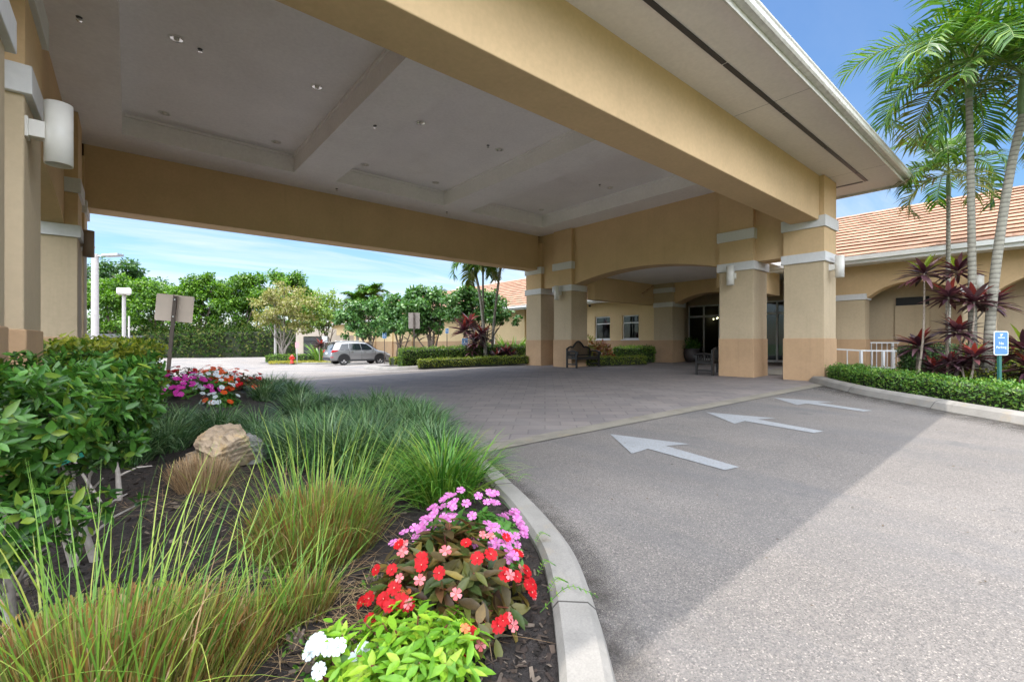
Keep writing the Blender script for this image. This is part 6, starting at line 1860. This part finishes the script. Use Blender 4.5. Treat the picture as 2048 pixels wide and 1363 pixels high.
# ------------------------------------------------------------------ impatiens
def blossom_mesh(col, edge=None, name='blossom', full=1.0):
    m1 = leafm(name + '_petal', [mul(col, .85), col, mul(col, 1.1)] if edge is None else [col, edge], .5, .35, (1.0, 1.0, 1.0), .25)
    m2 = plain(name + '_eye', (.6, .25, .2) if col[1] < .3 else (.62, .55, .5), .6, var=0)
    mb = MB()
    for k in range(5):
        a = k * 2 * math.pi / 5 + .1
        d = np.array((math.cos(a), math.sin(a), 0)); s = np.array((-math.sin(a), math.cos(a), 0)); z = np.array((0, 0, 1.0))
        v = [d * .06, d * .45 + s * .36 * full + z * .10, d * .85 + s * .48 * full + z * .13, d * 1.02 + s * .26 * full + z * .08, d * .95 + z * .10, d * 1.02 - s * .26 * full + z * .06, d * .85 - s * .48 * full + z * .10, d * .45 - s * .36 * full + z * .07]
        v = [p + z * (.02 * k) for p in v]
        c = d * .55 + z * (.05 + .02 * k)
        mb.add(v + [c], [(8, i, (i + 1) % 8) for i in range(8)])
    mb.add([(.09 * math.cos(i * 1.05), .09 * math.sin(i * 1.05), .16) for i in range(6)] + [(0, 0, .2)], [(6, i, (i + 1) % 6) for i in range(6)], 1)
    me = mb.mesh(name, [m1, m2], False, fix=False)
    return me
F_red = blossom_mesh((.50, .008, .014), name='red_blossom')
F_coral = blossom_mesh((.66, .07, .09), (.75, .30, .33), 'coral_blossom', .8)
F_pink = blossom_mesh((.55, .10, .42), (.66, .28, .58), 'pink_blossom', .85)
F_white = blossom_mesh((.72, .78, .86), name='white_blossom')
F_orange = blossom_mesh((.72, .16, .04), (.74, .26, .12), 'orange_blossom', .9)
F_mag = blossom_mesh((.62, .05, .42), name='magenta_blossom')
F_or2 = blossom_mesh((.72, .10, .02), name='vermilion_blossom')
F_bud = None
def impatiens(label, foot, rx, h, nw, ll, lw, leafmat, fl, group, k=7, tilt_bias=(0, 0, 0), asp=1.0, detail=2):
    """dome of leaf whorls; fl: list of (mesh, count, size, sector centre az, spread, zmin, zmax)"""
    t = thing('impatiens', label, 'impatiens', foot, group=group)
    i = np.arange(nw)
    u = rdir(nw); u[:, 2] = np.abs(u[:, 2]) ** .8
    u = unit(u)
    sc_ = np.array((rx, rx * asp, h))
    P = u * sc_ * RNG.uniform(.62, 1.0, (nw, 1))
    A = unit(u * np.array((1, 1, .8)) + np.array((0, 0, .75)))
    mb = MB()
    whorls(mb, P, A, k, ll, lw, 1.25, detail, .28)
    mesh_obj('foliage', mb, leafmat, t)
    sb = MB()
    for p in P[::2]:
        q = np.array((p[0] * .25, p[1] * .25, 0))
        sb.tube([q, (q + p) / 2 + np.array((0, 0, .03)), p * .97], [.006, .005, .003], 5)
    mesh_obj('stem', sb, plain('impatiens_stem', (.16, .05, .03), .5, var=.1), t, True)
    for me, cnt, sz, azc, azs, z0, z1 in fl:
        for _ in range(cnt):
            a = azc + RNG.uniform(-azs, azs); zz_ = RNG.uniform(z0, z1)
            rr_ = math.sqrt(max(0, 1 - zz_ * zz_))
            v = np.array((rr_ * math.cos(a), rr_ * math.sin(a), zz_))
            p = v * sc_ * RNG.uniform(1.0, 1.08) + np.array((0, 0, .012))
            nn = unit(v * np.array((1, 1, .8)) + np.array((0, 0, .55)) + np.array(tilt_bias) + RNG.normal(size=3) * .22)
            o = bpy.data.objects.new('blossom', me); COL.objects.link(o); o.parent = t
            o.location = p
            o.rotation_euler = (Vector(nn).to_track_quat('Z', 'Y').to_matrix() @ Matrix.Rotation(RNG.uniform(0, 6.28), 3, 'Z')).to_euler()
            s_ = sz * RNG.uniform(.8, 1.15); o.scale = (s_, s_, s_)
    return t
tocam = math.atan2(-1.6, -1.0)
G1 = 'impatiens by the kerb'
cb_ = (-.35, -.45, .1)
impatiens('bronze-leaved impatiens mound with scarlet and coral flowers at the kerb', bed_at(898, 2.06), .365, .40, 120, .105, .044, L_bronze,
          [(F_red, 34, .028, tocam + .25, 1.6, .12, .95), (F_coral, 22, .022, tocam + .2, 1.8, .1, .9), (F_pink, 16, .025, tocam + 3.1, 1.9, .45, .95)], G1, tilt_bias=cb_)
impatiens('pink-flowered impatiens behind the bronze-leaved scarlet one', bed_at(945, 2.40), .31, .40, 62, .085, .034, L_mid,
          [(F_pink, 75, .025, tocam, 2.6, .35, .99)], G1, tilt_bias=cb_)
impatiens('lime-leaved impatiens with a few orange flowers, lowest by the kerb', bed_at(828, 1.68), .29, .25, 150, .068, .025, L_lime,
          [(F_orange, 8, .023, tocam + 2.6, 1.4, .3, .9)], G1, tilt_bias=cb_)
impatiens('small impatiens with large white flowers beside the lime-leaved one', bed_at(678, 1.66), .11, .21, 26, .06, .024, L_lime,
          [(F_white, 9, .030, tocam, 1.5, .35, .98)], G1, tilt_bias=cb_)
impatiens('flowerless dark green impatiens between the liriope and the kerb', bed_at(975, 2.85), .17, .17, 45, .07, .028, L_mid, [], G1)
G2 = 'impatiens on the far mound'
for lb, px_, d_, rx, h, m, fl in (
        ('magenta impatiens patch on the far mound below the leaning sign', 362, 7.2, .52, .34, L_mid, [(F_mag, 64, .046, tocam, 1.6, .15, .95), (F_white, 5, .036, tocam, 1.6, .1, .6)]),
        ('white impatiens patch between the magenta and orange patches of the mound', 425, 7.6, .42, .36, L_mid, [(F_white, 34, .042, tocam, 1.6, .15, .95)]),
        ('orange-red impatiens patch at the drive side of the far mound', 470, 7.9, .42, .36, L_bronze, [(F_or2, 30, .045, tocam, 1.6, .15, .95), (F_red, 14, .038, tocam - .6, 1.3, .15, .9)]),
        ('deep red bronze-leaved impatiens at the far mound edge by the drive', 497, 8.4, .40, .34, L_bronze, [(F_red, 26, .038, tocam, 1.6, .1, .9)]),
        ('orange and white impatiens low in front of the mound centre', 445, 6.8, .26, .24, L_mid, [(F_white, 12, .036, tocam, 1.6, .2, .9), (F_or2, 5, .04, tocam, 1.2, .2, .9)]),
        ('dark red impatiens patch at the top of the far mound', 370, 8.4, .42, .38, L_bronze, [(F_red, 18, .042, tocam, 1.6, .2, .95), (F_white, 12, .036, tocam, 1.6, .3, .95)]),
        ('tall vermilion-tipped impatiens at the very top of the far mound', 428, 9.4, .38, .46, L_mid, [(F_or2, 14, .055, tocam, 1.5, .4, .98), (F_white, 6, .036, tocam, 1.6, .2, .8)]),
        ('white impatiens beside the post of the leaning sign', 318, 8.2, .36, .30, L_mid, [(F_white, 16, .036, tocam, 1.6, .2, .95)])):
    impatiens(lb, bed_at(px_, d_, -.03), rx, h, 55, .10, .036, m, fl, G2, k=6, detail=1)

# ------------------------------------------------------------------ broad-leaved shrubs beside the columns
def shrub(label, foot, masses, low, leaf=.062, lw=.027):
    """masses: (dx,dy,z,rx,rz,whorls); low: twig tips below the head"""
    t = thing('broadleaf_shrub', label, 'shrub', foot, group='broad-leaved shrubs by the columns')
    f = np.array(foot)
    mb = MB()
    for dx, dy, z, rx, rz, nw in masses:
        nw = int(nw * 1.9)
        u = rdir(nw)
        u[:, 2] = np.clip(u[:, 2], -1, .72)
        P = np.array((dx, dy, z)) + u * RNG.uniform(.6, 1.0, (nw, 1)) * np.array((rx, rx, rz))
        A = unit(u + np.array((0, 0, .45)) + RNG.normal(size=(nw, 3)) * .3)
        whorls(mb, P, A, 7, leaf, lw, 1.15, 2, .22, .45)
    if low:
        P = np.array(low)
        whorls(mb, P, unit(P * np.array((1.5, 1.5, 0)) + np.array((0, 0, .35)) + RNG.normal(size=P.shape) * .2), 7, leaf, lw, 1.15, 2, .22)
    mesh_obj('foliage', mb, L_shrub, t)
    tb = MB()
    r2 = random.Random(int(f[0] * 1000))
    for k in range(3):
        b0 = np.array((r2.uniform(-.07, .07), r2.uniform(-.07, .07), -.05))
        dx, dy, z, rx, rz, nw = masses[k % len(masses)]
        e = np.array((dx + r2.uniform(-.6, .6) * rx, dy + r2.uniform(-.6, .6) * rx, z + r2.uniform(-.2, .4) * rz))
        md = (b0 + e) / 2 + np.array((r2.uniform(-.08, .08), r2.uniform(-.08, .08), 0))
        pts = smooth_line([b0, b0 * .5 + md * .5, md, e], 4)
        tb.tube(pts, np.linspace(.013 if k else .022, .005, len(pts)), 7)
        for _ in range(3):
            j = r2.randrange(3, len(pts) - 2)
            tp = pts[j] + np.array((r2.uniform(-.2, .2), r2.uniform(-.2, .2), r2.uniform(.05, .25)))
            tb.tube([pts[j], (pts[j] + tp) / 2 + np.array((.01, .02, .02)), tp], [.009, .007, .004], 5)
    mesh_obj('stem', tb, B_grey, t, True)
    return t
s1 = bed_at(20, 1.95)
shrub('broad-leaved green shrub cut off by the picture edge beside the first column', s1, [(0, 0, .88, .38, .28, 95), (-.12, .12, .70, .34, .22, 70), (.02, -.1, .48, .32, .20, 60)], [(.16, -.1, .40), (.2, .05, .28), (-.1, -.12, .35)])
s2 = bed_at(165, 2.45)
shrub('broad-leaved green shrub with bare grey stems and a teal tie', s2, [(0, 0, .92, .34, .22, 95), (-.2, .05, .86, .32, .28, 70), (.16, .1, .80, .24, .20, 40), (.05, 0, .64, .30, .14, 34)], [(.20, -.02, .52), (.12, -.1, .40), (.24, .06, .30), (.05, -.14, .58), (.10, -.18, .30), (-.05, -.15, .25)])
s3 = bed_at(225, 3.4)
shrub('broad-leaved green shrub behind the tied one, reaching past the column', s3, [(0, 0, .90, .36, .26, 80), (-.3, .1, .90, .36, .26, 55)], [])
x, y = at(95, 2.32)
tie = MB()
p0 = np.array((*at(72, 2.02), zpx(945, 2.02))); p1 = np.array((*at(166, 2.1), zpx(908, 2.1)))
tie.beam(p0, p1, .004, .022)
tag(obj('plant_tie', tie, plain('teal_tape', (.02, .26, .20), .5, var=.05)), 'teal green plastic tie strung between the shrub stems', 'plant tie')
hedge('clipped_hedge', 'flat-topped clipped hedge with yellowish tips running past the columns', [at(150, 5.2), at(200, 6.4), at(268, 8.2)], 1.17, .75, lambda a, b: g(a, b) + .10, L_hedgey, 8000, .085, rough=.06)
for px_, d_, lb in ((250, 6.3, 'yellow-orange croton under the clipped hedge, nearest the shrub stems'), (290, 7.6, 'yellow-orange croton beside the low ochre boulder')):
    leafy_bush('croton', lb, bed_at(px_, d_), .34, .42, 240, .16, leafm('golden_croton_leaf', [(.40, .30, .02), (.45, .22, .03), (.26, .26, .03), (.38, .12, .04)], .4, .3))

# little seedlings between the grasses
for px_, d_, lb, rx_ in ((590, 1.85, 'small green seedling weed between the two green grass clumps', .06), (625, 1.72, 'tiny clover-like weed next to the white impatiens', .05), (530, 2.35, 'small green weed at the foot of the tall green grass', .07), (745, 2.3, 'small bright weed between the tall green grass and the impatiens', .05), (330, 2.2, 'small green weed on bare mulch near the shrub stems', .05)):
    leafy_bush('seedling', lb, bed_at(px_, d_, -.005), rx_, rx_ * 1.1, 34, .035, L_cover, 'weed', 1)
# small weeds over the kerb
def weed(label, pts):
    p = np.array(pts, float)
    t = thing('weed', label, 'weed', tuple(p[0]), group='feathery weeds over the kerb')
    q = smooth_line([tuple(a - p[0]) for a in p], 5)
    sb = MB().tube(q, .0015, 4)
    mesh_obj('stem', sb, L_mid, t)
    tg = unit(np.gradient(q, axis=0))
    S = unit(np.cross(tg, (0, 0, 1.0)))
    mb = MB()
    for s_ in (-1, 1):
        leaves(mb, q[1:], unit(S[1:] * s_ + tg[1:] * .35), np.tile((0, 0, 1.0), (len(q) - 1, 1)), .026, .008, 1, .1)
    mesh_obj('foliage', mb, L_lirb, t)
for lb, (pa, pb, da, db, h) in (('feathery weed leaf crossing the sunlit part of the kerb', ((1080, 1240), (1190, 1222), 1.95, 1.98, .10)),
                                ('feathery weed leaf hanging over the kerb by the bronze impatiens', ((1095, 1190), (1130, 1205), 2.1, 2.15, .05)),
                                ('feathery weed on the kerb side beside the scarlet flowers', ((1075, 1130), (1105, 1125), 2.25, 2.3, .06)),
                                ('feathery weed tip above the kerb near the pink flowers', ((1070, 1080), (1095, 1072), 2.6, 2.65, .05)),
                                ('feathery weed in the gutter past the kerb near the liriope', ((1035, 990), (1060, 985), 3.7, 3.8, .05))):
    a0 = at(pa[0], da); b0 = at(pb[0], db)
    z0 = g(*a0) + .15; 
    weed(lb, [(a0[0], a0[1], z0), ((a0[0] + b0[0]) / 2, (a0[1] + b0[1]) / 2, z0 + h), (b0[0], b0[1], z0 + h * .6)])
# fallen leaves on the drive
mb = MB()
n = 90
P = np.array([(x, y, g(x, y) + .008) for x, y in [at(RNG.uniform(1050, 2040), RNG.uniform(2.2, 9)) for _ in range(n)]])
leaves(mb, P, np.stack([RNG.normal(size=n), RNG.normal(size=n), np.full(n, .05)], 1), np.tile((0, 0, 1.0), (n, 1)) + RNG.normal(size=(n, 3)) * .2, RNG.uniform(.012, .035, n), RNG.uniform(.006, .015, n), 1, .1)
tag(obj('leaf_litter', mb, leafm('fallen_leaf', [(.05, .035, .02), (.12, .07, .03), (.03, .025, .02)], .8, .0), fix=False), kind='stuff')
